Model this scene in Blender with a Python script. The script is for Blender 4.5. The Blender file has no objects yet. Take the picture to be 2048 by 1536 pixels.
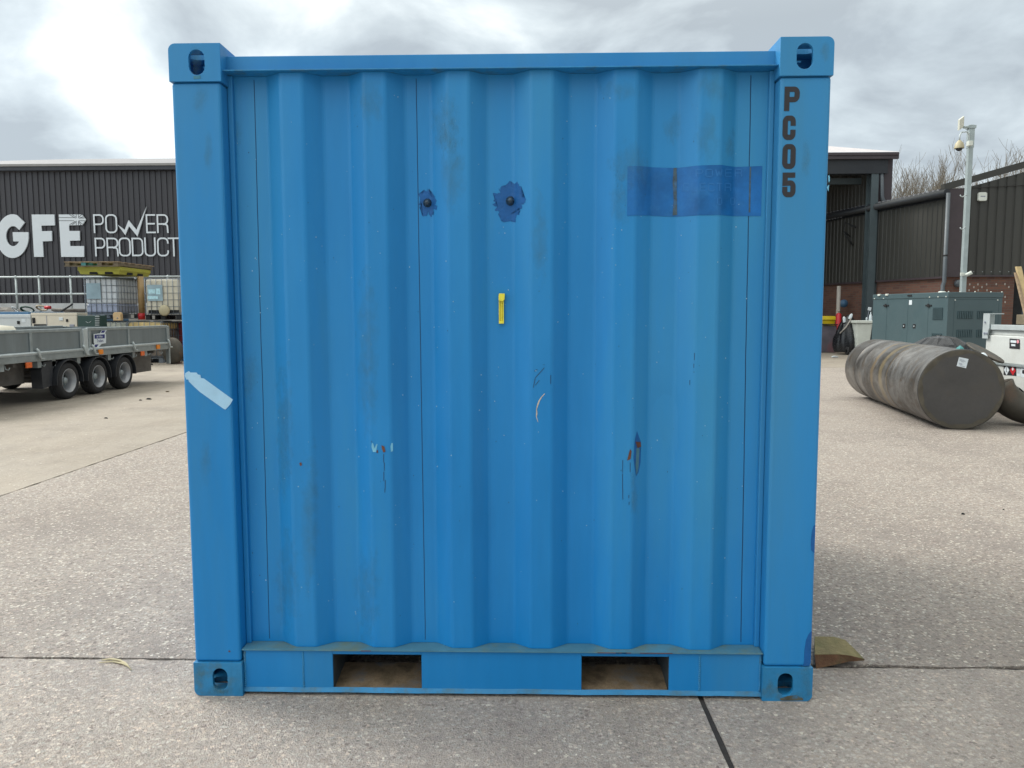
import bpy, bmesh, math, random
from mathutils import Vector, Matrix, noise
random.seed(7)
S = bpy.context.scene
COL = S.collection
R = math.radians

# ------------------------------------------------------------------ camera
CAM = Vector((.103, -2.545, 1.323))
FPX = 1538.0
yaw, pitch, roll = R(-1.358), R(-5.199), R(-.134)
fw = Vector((math.sin(yaw)*math.cos(pitch), math.cos(yaw)*math.cos(pitch), math.sin(pitch)))
r0 = Vector((math.cos(yaw), -math.sin(yaw), 0)); u0 = r0.cross(fw)
rt = math.cos(roll)*r0 + math.sin(roll)*u0
up = -math.sin(roll)*r0 + math.cos(roll)*u0
cd = bpy.data.cameras.new('camera'); cam = bpy.data.objects.new('camera', cd); COL.objects.link(cam)
cam.matrix_world = Matrix(((rt.x, up.x, -fw.x, CAM.x), (rt.y, up.y, -fw.y, CAM.y), (rt.z, up.z, -fw.z, CAM.z), (0, 0, 0, 1)))
cd.sensor_fit = 'HORIZONTAL'; cd.sensor_width = 36; cd.lens = 36*FPX/2048
cd.clip_start = .05; cd.clip_end = 2000
S.camera = cam

def ray(px, py):
    return rt*((px-1024)/FPX) + up*(-(py-768)/FPX) + fw
def PY(px, py, Y):
    d = ray(px, py); return CAM + d*((Y-CAM.y)/d.y)
def PX(px, py, X):
    d = ray(px, py); return CAM + d*((X-CAM.x)/d.x)
def GR(px, py, z=0):
    d = ray(px, py); return CAM + d*((z-CAM.z)/d.z)
def ON(px, py, p0, n):
    d = ray(px, py); return CAM + d*((Vector(p0)-CAM).dot(n)/d.dot(n))

# ------------------------------------------------------------------ world: overcast sky
SUN_EL, SUN_AZ = R(46), R(-62)     # azimuth from +Y towards +X
sund = Vector((math.sin(SUN_AZ)*math.cos(SUN_EL), math.cos(SUN_AZ)*math.cos(SUN_EL), math.sin(SUN_EL)))
W = bpy.data.worlds.new('World'); S.world = W; W.use_nodes = True
nt = W.node_tree; N = nt.nodes; L = nt.links; N.clear()
out = N.new('ShaderNodeOutputWorld'); bg = N.new('ShaderNodeBackground')
sky = N.new('ShaderNodeTexSky'); sky.sky_type = 'NISHITA'; sky.sun_disc = False
sky.sun_elevation = SUN_EL; sky.sun_rotation = SUN_AZ
tc = N.new('ShaderNodeTexCoord'); sep = N.new('ShaderNodeSeparateXYZ'); L.new(tc.outputs['Generated'], sep.inputs[0])
def wm(op, a, b=None, c=None, clamp=False):
    n = N.new('ShaderNodeMath'); n.operation = op; n.use_clamp = clamp
    for i, v in enumerate((a, b, c)):
        if v is None: continue
        if isinstance(v, (int, float)): n.inputs[i].default_value = v
        else: L.new(v, n.inputs[i])
    return n.outputs[0]
zc = wm('MAXIMUM', sep.outputs[2], 0.0)
den = wm('ADD', zc, .42)
cx = wm('DIVIDE', sep.outputs[0], den); cy = wm('DIVIDE', sep.outputs[1], den)
cmb = N.new('ShaderNodeCombineXYZ'); L.new(cx, cmb.inputs[0]); L.new(cy, cmb.inputs[1])
def wnoise(scale, detail, rough, dist, off):
    mp = N.new('ShaderNodeMapping'); mp.inputs['Location'].default_value = off
    L.new(cmb.outputs[0], mp.inputs[0])
    n = N.new('ShaderNodeTexNoise'); n.inputs['Scale'].default_value = scale; n.inputs['Detail'].default_value = detail
    n.inputs['Roughness'].default_value = rough; n.inputs['Distortion'].default_value = dist
    L.new(mp.outputs[0], n.inputs[0]); return n.outputs[0]
n1 = wnoise(4.0, 9, .55, .3, (3.1, 1.7, 0)); n2 = wnoise(1.0, 3, .5, .1, (8.3, 2.2, 1))
cl = wm('ADD', wm('ADD', wm('MULTIPLY', n1, 1.05), wm('MULTIPLY', n2, .45)), -.275)
def lobe(px, py, sharp, amt):
    d = ray(px, py).normalized()
    vd = N.new('ShaderNodeVectorMath'); vd.operation = 'DOT_PRODUCT'; L.new(tc.outputs['Generated'], vd.inputs[0]); vd.inputs[1].default_value = d
    return wm('MULTIPLY', wm('POWER', wm('MAXIMUM', vd.outputs['Value'], 0.0), sharp), amt)
br = cl
for a in ((235, 185, 350, .24), (120, 150, 700, .10), (285, 245, 500, .18), (200, 25, 400, .18), (670, 15, 300, .09), (985, 45, 600, .12), (330, 85, 350, -.11), (50, 90, 220, -.14), (70, 260, 300, -.08), (820, 60, 400, -.07), (540, 75, 350, -.08), (1750, 120, 12, -.03)):
    br = wm('ADD', br, lobe(*a))
rp = N.new('ShaderNodeValToRGB'); L.new(br, rp.inputs[0])
e = rp.color_ramp.elements
e[0].position = .32; e[0].color = (.40, .455, .50, 1)
e[1].position = .72; e[1].color = (.90, .96, .97, 1)
m_ = rp.color_ramp.elements.new(.46); m_.color = (.53, .60, .645, 1)
m_ = rp.color_ramp.elements.new(.55); m_.color = (.63, .705, .745, 1)
# overcast luminance rises towards the zenith
grad = wm('ADD', .93, wm('MULTIPLY', wm('MAXIMUM', wm('SUBTRACT', sep.outputs[2], .33), 0.0), 2.5))
sdv = N.new('ShaderNodeVectorMath'); sdv.operation = 'DOT_PRODUCT'; L.new(tc.outputs['Generated'], sdv.inputs[0]); sdv.inputs[1].default_value = Vector((-.86, -.38, .30)).normalized()
sdr = N.new('ShaderNodeVectorMath'); sdr.operation = 'DOT_PRODUCT'; L.new(tc.outputs['Generated'], sdr.inputs[0]); sdr.inputs[1].default_value = Vector((.85, -.50, .16)).normalized()
grad = wm('MULTIPLY', grad, wm('ADD', 1.0, wm('MULTIPLY', wm('POWER', wm('MAXIMUM', sdv.outputs['Value'], 0.0), 2.0), .75)))   # boost added to the sky left behind the camera, lights left-facing folds
grad = wm('MULTIPLY', grad, wm('SUBTRACT', 1.0, wm('MULTIPLY', wm('MAXIMUM', sdr.outputs['Value'], 0.0), .44)))              # dimming added right behind the camera, darkens right-facing folds
vm = N.new('ShaderNodeVectorMath'); vm.operation = 'SCALE'; L.new(rp.outputs[0], vm.inputs[0]); L.new(grad, vm.inputs['Scale'])
# a little of the physical sky through the cloud layer
vs = N.new('ShaderNodeVectorMath'); vs.operation = 'SCALE'; L.new(sky.outputs[0], vs.inputs[0]); vs.inputs['Scale'].default_value = .05
wt = N.new('ShaderNodeMix'); wt.data_type = 'RGBA'; L.new(wm('MULTIPLY', wm('SUBTRACT', sep.outputs[2], .3), 3.0, clamp=True), wt.inputs[0]); wt.inputs[6].default_value = (1, 1, 1, 1); wt.inputs[7].default_value = (1.10, 1.0, .88, 1)
vt = N.new('ShaderNodeVectorMath'); vt.operation = 'MULTIPLY'; L.new(vm.outputs[0], vt.inputs[0]); L.new(wt.outputs[2], vt.inputs[1])
v10 = N.new('ShaderNodeVectorMath'); v10.operation = 'SCALE'; L.new(vt.outputs[0], v10.inputs[0]); v10.inputs['Scale'].default_value = 10.2
va = N.new('ShaderNodeVectorMath'); va.operation = 'ADD'; L.new(v10.outputs[0], va.inputs[0]); L.new(vs.outputs[0], va.inputs[1])
L.new(va.outputs[0], bg.inputs[0]); bg.inputs[1].default_value = .1
L.new(bg.outputs[0], out.inputs[0])

sl = bpy.data.lights.new('sun', 'SUN'); so = bpy.data.objects.new('sun', sl); COL.objects.link(so)
sl.energy = 2.2; sl.angle = R(24); sl.color = (1, .96, .9)
so.rotation_euler = sund.to_track_quat('Z', 'Y').to_euler()
S.view_settings.view_transform = 'Standard'; S.view_settings.look = 'None'
S.view_settings.exposure = 0.36; S.view_settings.gamma = 1
S.render.engine = 'CYCLES'; S.cycles.max_bounces = 6

# ------------------------------------------------------------------ helpers
ORG = {}
def tag(o, label=None, cat=None, group=None, kind=None):
    if label: o['label'] = label
    if cat: o['category'] = cat
    if group: o['group'] = group
    if kind: o['kind'] = kind
    return o
def thing(name, label, cat, loc=(0, 0, 0), group=None):
    o = bpy.data.objects.new(name, None); o.empty_display_size = .2
    COL.objects.link(o); o.location = loc; ORG[o] = Vector(loc)
    return tag(o, label, cat, group)
def copy_tree(o, loc=None, parent=None, rotz=0, scale=None):
    c = o.copy(); COL.objects.link(c)
    if parent: c.parent = parent
    if loc is not None:
        c.location = loc; c.rotation_euler = (0, 0, rotz)
        if scale: c.scale = scale
    for ch in list(o.children): copy_tree(ch, None, c)
    return c

class MB:
    def __init__(s): s.v = []; s.f = []; s.sm = []
    def add(s, vs, fs, smooth=False):
        b = len(s.v); s.v += [Vector(v) for v in vs]
        for i, f in enumerate(fs):
            s.f.append([b+k for k in f]); s.sm.append(smooth if isinstance(smooth, bool) else smooth[i])
        return s
    def box(s, x0, x1, y0, y1, z0, z1):
        v = [(x, y, z) for x in (x0, x1) for y in (y0, y1) for z in (z0, z1)]
        return s.add(v, [(0, 1, 3, 2), (4, 6, 7, 5), (0, 4, 5, 1), (2, 3, 7, 6), (0, 2, 6, 4), (1, 5, 7, 3)])
    def obox(s, o, a, b, c):        # corner + three edge vectors
        o, a, b, c = map(Vector, (o, a, b, c))
        v = [o+a*i+b*j+c*k for i in (0, 1) for j in (0, 1) for k in (0, 1)]
        fs = [(0, 1, 3, 2), (4, 6, 7, 5), (0, 4, 5, 1), (2, 3, 7, 6), (0, 2, 6, 4), (1, 5, 7, 3)]
        if a.cross(b).dot(c) < 0: fs = [f[::-1] for f in fs]
        return s.add(v, fs)
    def tube(s, pts, r, n=8, cap=True, closed=False):
        pts = [Vector(p) for p in pts]; rs = r if isinstance(r, (list, tuple)) else [r]*len(pts)
        m = len(pts); vs = []; prev = None
        for i, p in enumerate(pts):
            if closed: t = pts[(i+1) % m]-pts[i-1]
            else: t = pts[min(i+1, m-1)]-pts[max(i-1, 0)]
            if t.length < 1e-9: t = Vector((0, 0, 1))
            t.normalize()
            if prev is None:
                a = t.cross(Vector((0, 0, 1)))
                if a.length < .05: a = t.cross(Vector((1, 0, 0)))
            else: a = prev - t*prev.dot(t)
            a.normalize(); prev = a; b = t.cross(a)
            for k in range(n):
                q = 2*math.pi*k/n; vs.append(p+(a*math.cos(q)+b*math.sin(q))*rs[i])
        fs = []; sm = []
        for i in range(m if closed else m-1):
            j = (i+1) % m
            for k in range(n):
                fs.append((i*n+k, i*n+(k+1) % n, j*n+(k+1) % n, j*n+k)); sm.append(n > 4)
        if cap and not closed:
            fs.append(tuple(range(n))[::-1]); sm.append(False)
            fs.append(tuple((m-1)*n+k for k in range(n))); sm.append(False)
        return s.add(vs, fs, sm)
    def cyl(s, p0, p1, r, n=24, r2=None): return s.tube([p0, p1], [r, r if r2 is None else r2], n)
    def lathe(s, o, ax, prof, n=32, smooth=True):   # prof: (radius, along)
        o = Vector(o); ax = Vector(ax).normalized()
        a = ax.cross(Vector((0, 0, 1)))
        if a.length < .05: a = ax.cross(Vector((1, 0, 0)))
        a.normalize(); b = ax.cross(a); vs = []; m = len(prof)
        for r, h in prof:
            for k in range(n):
                q = 2*math.pi*k/n; vs.append(o+ax*h+(a*math.cos(q)+b*math.sin(q))*max(r, 1e-4))
        fs = [(i*n+k, i*n+(k+1) % n, (i+1)*n+(k+1) % n, (i+1)*n+k) for i in range(m-1) for k in range(n)]
        return s.add(vs, fs, smooth)
    def prism(s, poly, o, a, b, d):  # 2D polygon in plane (o,a,b), extruded by vector d
        o, a, b, d = map(Vector, (o, a, b, d)); n = len(poly)
        area = sum(poly[i][0]*poly[(i+1) % n][1]-poly[(i+1) % n][0]*poly[i][1] for i in range(n))
        if area < 0: poly = poly[::-1]
        if a.cross(b).dot(d) > 0: poly = poly[::-1]
        vs = [o+a*x+b*y for x, y in poly]; vs += [v+d for v in vs]
        fs = [tuple(range(n)), tuple(range(n, 2*n))[::-1]]+[(i, i+n, (i+1) % n+n, (i+1) % n) for i in range(n)]
        return s.add(vs, fs)
    def build_each(s, name, m, parent=None, bevel=0):
        # one object per connected piece
        par = list(range(len(s.v)))
        def fd(x):
            while par[x] != x: par[x] = par[par[x]]; x = par[x]
            return x
        for f in s.f:
            for k in f[1:]: par[fd(k)] = fd(f[0])
        gs_ = {}
        for fi, f in enumerate(s.f): gs_.setdefault(fd(f[0]), []).append(fi)
        out = []
        for fl in gs_.values():
            q = MB(); mp = {}
            for fi in fl:
                for k in s.f[fi]:
                    if k not in mp: mp[k] = len(q.v); q.v.append(s.v[k])
                q.f.append([mp[k] for k in s.f[fi]]); q.sm.append(s.sm[fi])
            out.append(q.build(name, m, parent, bevel))
        return out
    def build(s, name, m, parent=None, bevel=0, seg=2, loc=None, fix=True):
        org = ORG[parent] if parent is not None else (Vector(loc) if loc is not None else Vector())
        me = bpy.data.meshes.new(name); me.from_pydata([v-org for v in s.v], [], s.f)
        me.polygons.foreach_set('use_smooth', s.sm); me.materials.append(m)
        me.validate(); me.update()
        if fix:
            bm = bmesh.new(); bm.from_mesh(me); bmesh.ops.recalc_face_normals(bm, faces=bm.faces); bm.to_mesh(me); bm.free()
        o = bpy.data.objects.new(name, me); COL.objects.link(o)
        if parent is not None: o.parent = parent
        elif loc is not None: o.location = loc
        ORG[o] = org
        if bevel:
            md = o.modifiers.new('bevel', 'BEVEL'); md.width = bevel; md.segments = seg; md.limit_method = 'ANGLE'; md.angle_limit = R(40)
        return o

def ribbon(mb, pts, t, o, a, b, d, closed=False, ext=(0, 0)):
    """stroke of thickness t along 2D polyline, mitred, extruded by d"""
    P = [Vector((p[0], p[1])) for p in pts]; n = len(P); Lf = []; Rt = []
    if ext[0]: P[0] = P[0]+(P[0]-P[1]).normalized()*t/2
    if ext[1]: P[-1] = P[-1]+(P[-1]-P[-2]).normalized()*t/2
    for i in range(n):
        p0 = P[i-1] if (i or closed) else None; p1 = P[(i+1) % n] if (i < n-1 or closed) else None
        d0 = (P[i]-p0).normalized() if p0 is not None else None
        d1 = (p1-P[i]).normalized() if p1 is not None else None
        if d0 is None: d0 = d1
        if d1 is None: d1 = d0
        n0 = Vector((-d0.y, d0.x)); n1 = Vector((-d1.y, d1.x)); m = (n0+n1)
        m = m.normalized() if m.length > .2 else n0
        k = t/2/max(.35, m.dot(n0))
        Lf.append(P[i]+m*k); Rt.append(P[i]-m*k)
    o, a, b, d = map(Vector, (o, a, b, d))
    to = lambda q: o+a*q.x+b*q.y
    vs = [to(q) for q in Lf]+[to(q) for q in Rt]; vs += [v+d for v in vs]; m2 = 2*n; fs = []
    for i in range(n if closed else n-1):
        j = (i+1) % n
        fs += [(i, n+i, n+j, j), (m2+i, m2+j, m2+n+j, m2+n+i), (i, j, m2+j, m2+i), (n+j, n+i, m2+n+i, m2+n+j)]
    if not closed: fs += [(0, m2, m2+n, n), (n-1, m2-1, m2+m2-1, m2+n-1)]
    mb.add(vs, fs)

def arc(cx, cy, rx, ry, a0, a1, k=6):
    return [(cx+rx*math.cos(R(a0+(a1-a0)*i/k)), cy+ry*math.sin(R(a0+(a1-a0)*i/k))) for i in range(k+1)]
def glyph(ch, q=.3, e=0):
    """strokes in the unit box; q = corner radius"""
    G = {
     'P': [[(0, 0), (0, 1)]+arc(1-q, 1-q*.6, q, q*.6, 90, 0)+arc(1-q, .46+q*.6, q, q*.6, 0, -90)+[(e, .46)]],
     'R': [[(0, 0), (0, 1)]+arc(1-q, 1-q*.6, q, q*.6, 90, 0)+arc(1-q, .48+q*.6, q, q*.6, 0, -90)+[(e, .48)], [(.62, .46)]+arc(.7, .34, .27, .12, 90, 0)+[(1, 0)]],
     'O': [arc(1-q, 1-q*.6, q, q*.6, 90, 0)+arc(1-q, q*.6, q, q*.6, 0, -90)+arc(q, q*.6, q, q*.6, 270, 180)+arc(q, 1-q*.6, q, q*.6, 180, 90)+[(1-q, 1.0)]],
     'D': [[(0, 0), (0, 1)]+arc(1-q, 1-q*.6, q, q*.6, 90, 0)+arc(1-q, q*.6, q, q*.6, 0, -90)+[(0, 0)]],
     'U': [[(0, 1)]+arc(q, q*.6, q, q*.6, 180, 270)+arc(1-q, q*.6, q, q*.6, 270, 360)+[(1, 1)]],
     'C': [[(1, .74)]+arc(1-q, 1-q*.6, q, q*.6, 0, 90)+arc(q, 1-q*.6, q, q*.6, 90, 180)+arc(q, q*.6, q, q*.6, 180, 270)+arc(1-q, q*.6, q, q*.6, 270, 360)+[(1, .26)]],
     'T': [[(0, 1), (1, 1)], [(.5, .97), (.5, 0)]],
     'E': [[(1, 1), (0, 1), (0, 0), (1, 0)], [(.04, .5), (.92, .5)]],
     'S': [[(1, .8)]+arc(1-q, 1-q*.6, q, q*.6, 0, 90)+arc(q, 1-q*.6, q, q*.6, 90, 180)+arc(q, .5+q*.6, q, q*.6, 180, 270)+arc(1-q, .5-q*.6, q, q*.6, 90, 0)+arc(1-q, q*.6, q, q*.6, 0, -90)+arc(q, q*.6, q, q*.6, 270, 180)+[(0, .22)]],
     '5': [[(.92, 1), (0, 1), (0, .585)]+arc(1-q, .6-q*.6, q, q*.6, 90, 0)+arc(1-q, q*.6, q, q*.6, 0, -90)+arc(q, q*.6, q, q*.6, 270, 180)+[(0, .27)]],
     'W': [[(0, 1), (.25, 0), (.5, .8), (.75, 0), (1, 1)]],
     'L': [[(0, 1), (0, 0), (1, 0)]],
    }
    G['0'] = G['O']
    out = []
    for st in G[ch]:
        c = [st[0]]
        for p in st[1:]:
            if (Vector(p)-Vector(c[-1])).length > 1e-4: c.append(p)
        out.append(c)
    return out
def put_glyph(mb, ch, x, y, w, h, t, o, a, b, d, q=.3):
    dv = Vector(d)
    for i, st in enumerate(glyph(ch, q, (t/2)/(w-t))):
        pts = [(x+t/2+p[0]*(w-t), y+t/2+p[1]*(h-t)) for p in st]
        closed = (ch in 'O0D')
        if closed: pts = pts[:-1]
        ribbon(mb, pts, t, Vector(o)+dv*(.12*i), a, b, d, closed, (0, 0) if closed else (1, 0 if (ch in 'PR' and i == 0) else 1))

# ---- materials
MATS = {}
def mat(name, col, rough=.6, metal=0., var=.12, scale=3., bump=0., bscale=40., grime=None, gamt=.5, gscale=2., streak=False, spec=.5, coat=0., fine=.06, pale_tint=None):
    m = bpy.data.materials.new(name); m.use_nodes = True; t = m.node_tree; n = t.nodes; l = t.links
    b = n['Principled BSDF']
    tc = n.new('ShaderNodeTexCoord'); mp = n.new('ShaderNodeMapping'); l.new(tc.outputs['Object'], mp.inputs[0])
    if streak: mp.inputs['Scale'].default_value = (1, 1, .14)
    def noi(sc, det=5, rg=.6):
        x = n.new('ShaderNodeTexNoise'); x.inputs['Scale'].default_value = sc; x.inputs['Detail'].default_value = det
        x.inputs['Roughness'].default_value = rg; l.new(mp.outputs[0], x.inputs[0]); return x.outputs[0]
    c = (*col, 1)
    def mix(fac, a, bb, typ='MIX'):
        x = n.new('ShaderNodeMix'); x.data_type = 'RGBA'; x.blend_type = typ
        if isinstance(fac, float): x.inputs[0].default_value = fac
        else: l.new(fac, x.inputs[0])
        for k, v in ((6, a), (7, bb)):
            if isinstance(v, tuple): x.inputs[k].default_value = v
            else: l.new(v, x.inputs[k])
        return x.outputs[2]
    def ramp(s, a, bb, va=0., vb=1.):
        x = n.new('ShaderNodeMapRange'); x.inputs[1].default_value = a; x.inputs[2].default_value = bb
        x.inputs[3].default_value = va; x.inputs[4].default_value = vb; l.new(s, x.inputs[0]); return x.outputs[0]
    lo = tuple(v*(1-var) for v in col)+(1,); hi = tuple(min(1, v*(1+var)) for v in col)+(1,)
    cc = mix(ramp(noi(scale), .3, .7), lo, hi)
    if fine:
        f = noi(scale*14, 3, .7)
        cc = mix(ramp(f, .35, .65, 0., 1.), cc, mix(fine, cc, (0, 0, 0, 1)))
    if pale_tint:  # paler with height: paint fading plus lens haze put into the colour
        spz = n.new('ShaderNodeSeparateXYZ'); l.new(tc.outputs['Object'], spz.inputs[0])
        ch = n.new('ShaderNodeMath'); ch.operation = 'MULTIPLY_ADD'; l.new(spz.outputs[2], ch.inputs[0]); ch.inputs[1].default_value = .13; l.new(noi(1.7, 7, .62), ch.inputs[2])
        cc = mix(ramp(ch.outputs[0], .48, .86, 0., .75), cc, (*pale_tint, 1))
    if grime:
        g = noi(gscale, 8, .65)
        cc = mix(ramp(g, .5, .72, 0., gamt), cc, (*grime, 1))
    l.new(cc, b.inputs['Base Color'])
    rr = ramp(noi(scale*2.2), .3, .7, max(.02, rough-.08), min(1, rough+.08)); l.new(rr, b.inputs['Roughness'])
    b.inputs['Metallic'].default_value = metal
    b.inputs['Specular IOR Level'].default_value = spec
    if coat: b.inputs['Coat Weight'].default_value = coat; b.inputs['Coat Roughness'].default_value = .25
    if bump:
        bm = n.new('ShaderNodeBump'); bm.inputs['Strength'].default_value = bump; bm.inputs['Distance'].default_value = .01
        l.new(noi(bscale, 4), bm.inputs['Height']); l.new(bm.outputs[0], b.inputs['Normal'])
    m['h'] = 1
    MATS[name] = m
    return m

M = {}
GR_ = (.10, .12, .07)
M['blue'] = mat('blue_paint', (.006, .205, .53), .44, spec=.36, pale_tint=(.040, .245, .50), var=.09, scale=1.6, bump=.12, bscale=9, grime=(.06, .20, .28), gamt=.40, gscale=1.9, streak=True, fine=.05)  # upper part tinted pale: faded paint and painted-in haze
M['blue_panel'] = mat('blue_panel_paint', (.005, .210, .55), .42, spec=.36, pale_tint=(.038, .255, .52), var=.10, scale=2.2, bump=.10, bscale=7, grime=(.045, .25, .42), gamt=.6, gscale=2.3, streak=True, fine=.05)  # pale tint towards the top mixes fading with painted haze
M['blue_worn_shade'] = mat('blue_worn_shade_paint', (.014, .20, .43), .5, var=.15, scale=6, bump=.35, bscale=35, grime=(.06, .12, .13), gamt=.85, gscale=14)  # real wear; on the top rail lip it stands in for shade
M['blue_grimy'] = mat('blue_paint_algae', (.06, .19, .27), .6, var=.2, scale=9, grime=(.15, .17, .085), gamt=.9, gscale=5)
M['navy'] = mat('dark_blue_touch_up', (.010, .105, .33), .45, spec=.3, var=.12, scale=30, bump=.3, bscale=60)
M['vinyl'] = mat('vinyl_blue', (.012, .135, .40), .36, spec=.3, var=.28, scale=7, grime=(.04, .21, .46), gamt=.35, gscale=18)
M['ghost'] = mat('ghost_blue', (.024, .165, .45), .42, spec=.3, var=.06, scale=20)
M['black'] = mat('black_vinyl', (.022, .021, .026), .5, var=.1, scale=20)
M['grimy_brown'] = mat('grimy_brown', (.06, .10, .13), .8, var=.3, scale=40, grime=(.05, .17, .36), gamt=.9, gscale=45)
M['stud'] = mat('painted_stud', (.016, .04, .07), .35, var=.4, scale=80)
M['pocket'] = mat('pocket_steel', (.045, .06, .07), .7, var=.4, scale=12, grime=(.09, .07, .05), gamt=.9, gscale=8)
M['seam'] = mat('seam_shadow', (.006, .045, .12), .8)
M['dark'] = mat('dark_gap', (.012, .013, .015), .9)
M['rust'] = mat('rust', (.125, .050, .030), .85, var=.35, scale=18, bump=.5, bscale=60, grime=(.05, .03, .025), gamt=.8, gscale=20)
M['pale_tint'] = mat('bare_primer', (.55, .49, .40), .8, var=.3, scale=60, grime=(.16, .05, .03), gamt=1., gscale=85)
M['skyblue'] = mat('pale_blue_chip', (.17, .48, .68), .6, var=.15, scale=40)
M['tape'] = mat('tape', (.36, .60, .80), .42, var=.06, scale=25, bump=.15, bscale=50)
M['yellow'] = mat('yellow_plastic', (.80, .72, .06), .4, var=.1, scale=20)
M['scrape'] = mat('scraped_steel', (.27, .20, .13), .6, var=.55, scale=14, bump=.3, bscale=30, grime=(.02, .09, .17), gamt=1., gscale=7, fine=.25)
M['wedge_top'] = mat('mossy_wood', (.20, .165, .075), .85, var=.25, scale=22, bump=.5, bscale=90, grime=(.12, .12, .045), gamt=.8, gscale=9)
M['wedge_side'] = mat('rust_wood', (.15, .075, .04), .85, var=.3, scale=40, bump=.6, bscale=110, grime=(.10, .085, .04), gamt=.8, gscale=18)
M['clad_l'] = mat('dark_grey_cladding', (.034, .033, .040), .42, var=.16, scale=.6, streak=True, fine=.02)
M['clad_r'] = mat('dark_brown_cladding', (.040, .040, .036), .45, var=.18, scale=.7, streak=True, fine=.02)
M['trim_dk'] = mat('dark_trim', (.030, .034, .046), .45, var=.1)
M['trim_br'] = mat('brown_trim', (.055, .042, .048), .45, var=.1)
M['roof'] = mat('grey_roof', (.215, .215, .23), .6, var=.1, scale=.8, streak=False)
M['roof_edge'] = mat('pale_eave', (.27, .265, .265), .6, var=.08)
M['white'] = mat('white_letters', (.66, .71, .76), .5, var=.02, fine=0)
M['render'] = mat('white_render', (.50, .51, .52), .8, var=.15, scale=1.5, grime=(.3, .28, .25), gamt=.5)
M['galv'] = mat('galvanised_steel', (.30, .34, .35), .45, metal=.35, var=.18, scale=7, grime=(.2, .21, .2), gamt=.4, gscale=5)
M['galv_panel'] = mat('galvanised_sheet', (.21, .245, .26), .42, metal=.4, var=.12, scale=5, streak=True)
M['galv_lt'] = mat('bright_galvanised', (.48, .53, .54), .45, metal=.2, var=.1, scale=8)
M['rubber'] = mat('rubber', (.018, .018, .020), .8, var=.2, scale=20)
M['plastic_dk'] = mat('dark_plastic', (.025, .028, .034), .5, var=.15, scale=8)
M['rim'] = mat('silver_rim', (.36, .37, .39), .4, metal=.3, var=.1, scale=10, grime=(.25, .24, .22), gamt=.4)
M['chassis'] = mat('chassis_grey', (.13, .12, .11), .7, var=.25, scale=6, grime=(.07, .06, .05), gamt=.6)
M['amber'] = mat('amber_lens', (.78, .24, .015), .3, var=.05)
M['orange'] = mat('orange_lens', (.70, .13, .02), .3, var=.05)
M['navyprint'] = mat('navy_print', (.018, .025, .16), .5)
M['ibc_white'] = mat('translucent_white_plastic', (.60, .64, .68), .45, var=.05, scale=4)
M['ibc_cream'] = mat('cream_plastic', (.60, .57, .47), .5, var=.1, scale=5, grime=(.42, .36, .25), gamt=.4)
M['ibc_pale'] = mat('pale_green_plastic', (.50, .53, .46), .5, var=.12, scale=6)
M['lilac'] = mat('lilac_liquid', (.36, .41, .55), .45, var=.08, scale=5)
M['oil'] = mat('brown_oil', (.17, .13, .10), .45, var=.3, scale=3, grime=(.32, .33, .34), gamt=.7, gscale=2.2)
M['oil_top'] = mat('yellowed_plastic', (.62, .47, .20), .5, var=.2, scale=4)
M['redcrate'] = mat('red_content', (.30, .05, .06), .6, var=.2, scale=6)
M['tan'] = mat('tan_plastic', (.36, .24, .11), .55, var=.2, scale=5)
M['cage'] = mat('cage_steel', (.20, .23, .27), .45, metal=.4, var=.1)
M['labelplate'] = mat('label_plate', (.27, .37, .42), .35, metal=.3, var=.15, scale=3)
M['paper'] = mat('white_paper', (.62, .68, .72), .7, var=.06, scale=15)
M['print'] = mat('grey_print', (.25, .27, .33), .7)
M['spill'] = mat('yellow_green_plastic', (.40, .39, .055), .6, var=.15, scale=4, grime=(.22, .2, .06), gamt=.5)
M['wood'] = mat('pallet_wood', (.30, .22, .14), .85, var=.3, scale=12, grime=(.14, .09, .06), gamt=.6)
M['wood_lt'] = mat('new_timber', (.52, .40, .21), .8, var=.15, scale=10)
M['wood_dk'] = mat('old_timber', (.15, .12, .08), .85, var=.25, scale=12)
M['teal'] = mat('teal_paint', (.05, .22, .22), .6)
M['steelblue'] = mat('blue_lid', (.07, .16, .28), .45, var=.1)
M['gen_white'] = mat('white_enclosure', (.52, .56, .58), .45, var=.06, scale=3)
M['gen_cream'] = mat('cream_enclosure', (.60, .56, .47), .45, var=.06, scale=3)
M['gen_green'] = mat('dark_green_enclosure', (.012, .045, .04), .45, var=.1)
M['gen_grey'] = mat('grey_blue_enclosure', (.062, .100, .112), .42, var=.06, scale=1.5, fine=.02)
M['gen_dark'] = mat('grey_blue_dark', (.028, .058, .068), .5)
M['concrete'] = mat('concrete_wall', (.28, .27, .25), .85, var=.2, scale=2)
M['tank'] = mat('dark_steel', (.085, .085, .083), .38, metal=.45, var=.35, scale=3)
M['tank_end'] = mat('dark_end_plate', (.072, .069, .067), .5, metal=.3, var=.18, scale=2.5, grime=(.075, .062, .045), gamt=.7, gscale=1.3)
M['rim_rust'] = mat('rim_rust', (.075, .064, .046), .65, var=.3, scale=9, grime=(.05, .052, .055), gamt=.9, gscale=6)
M['pipe_rust'] = mat('pipe_steel', (.062, .056, .045), .55, metal=.3, var=.3, scale=5, grime=(.14, .075, .045), gamt=.8, gscale=3)
M['bow_white'] = mat('bowser_white', (.60, .62, .60), .42, var=.06, scale=3, grime=(.48, .47, .42), gamt=.35, gscale=4)
M['red'] = mat('red_paint', (.50, .02, .03), .4, var=.1)
M['pink'] = mat('pink_print', (.75, .30, .35), .5)
M['sheet'] = mat('black_polythene', (.012, .013, .016), .28, var=.3, scale=14, bump=.6, bscale=16)
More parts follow.
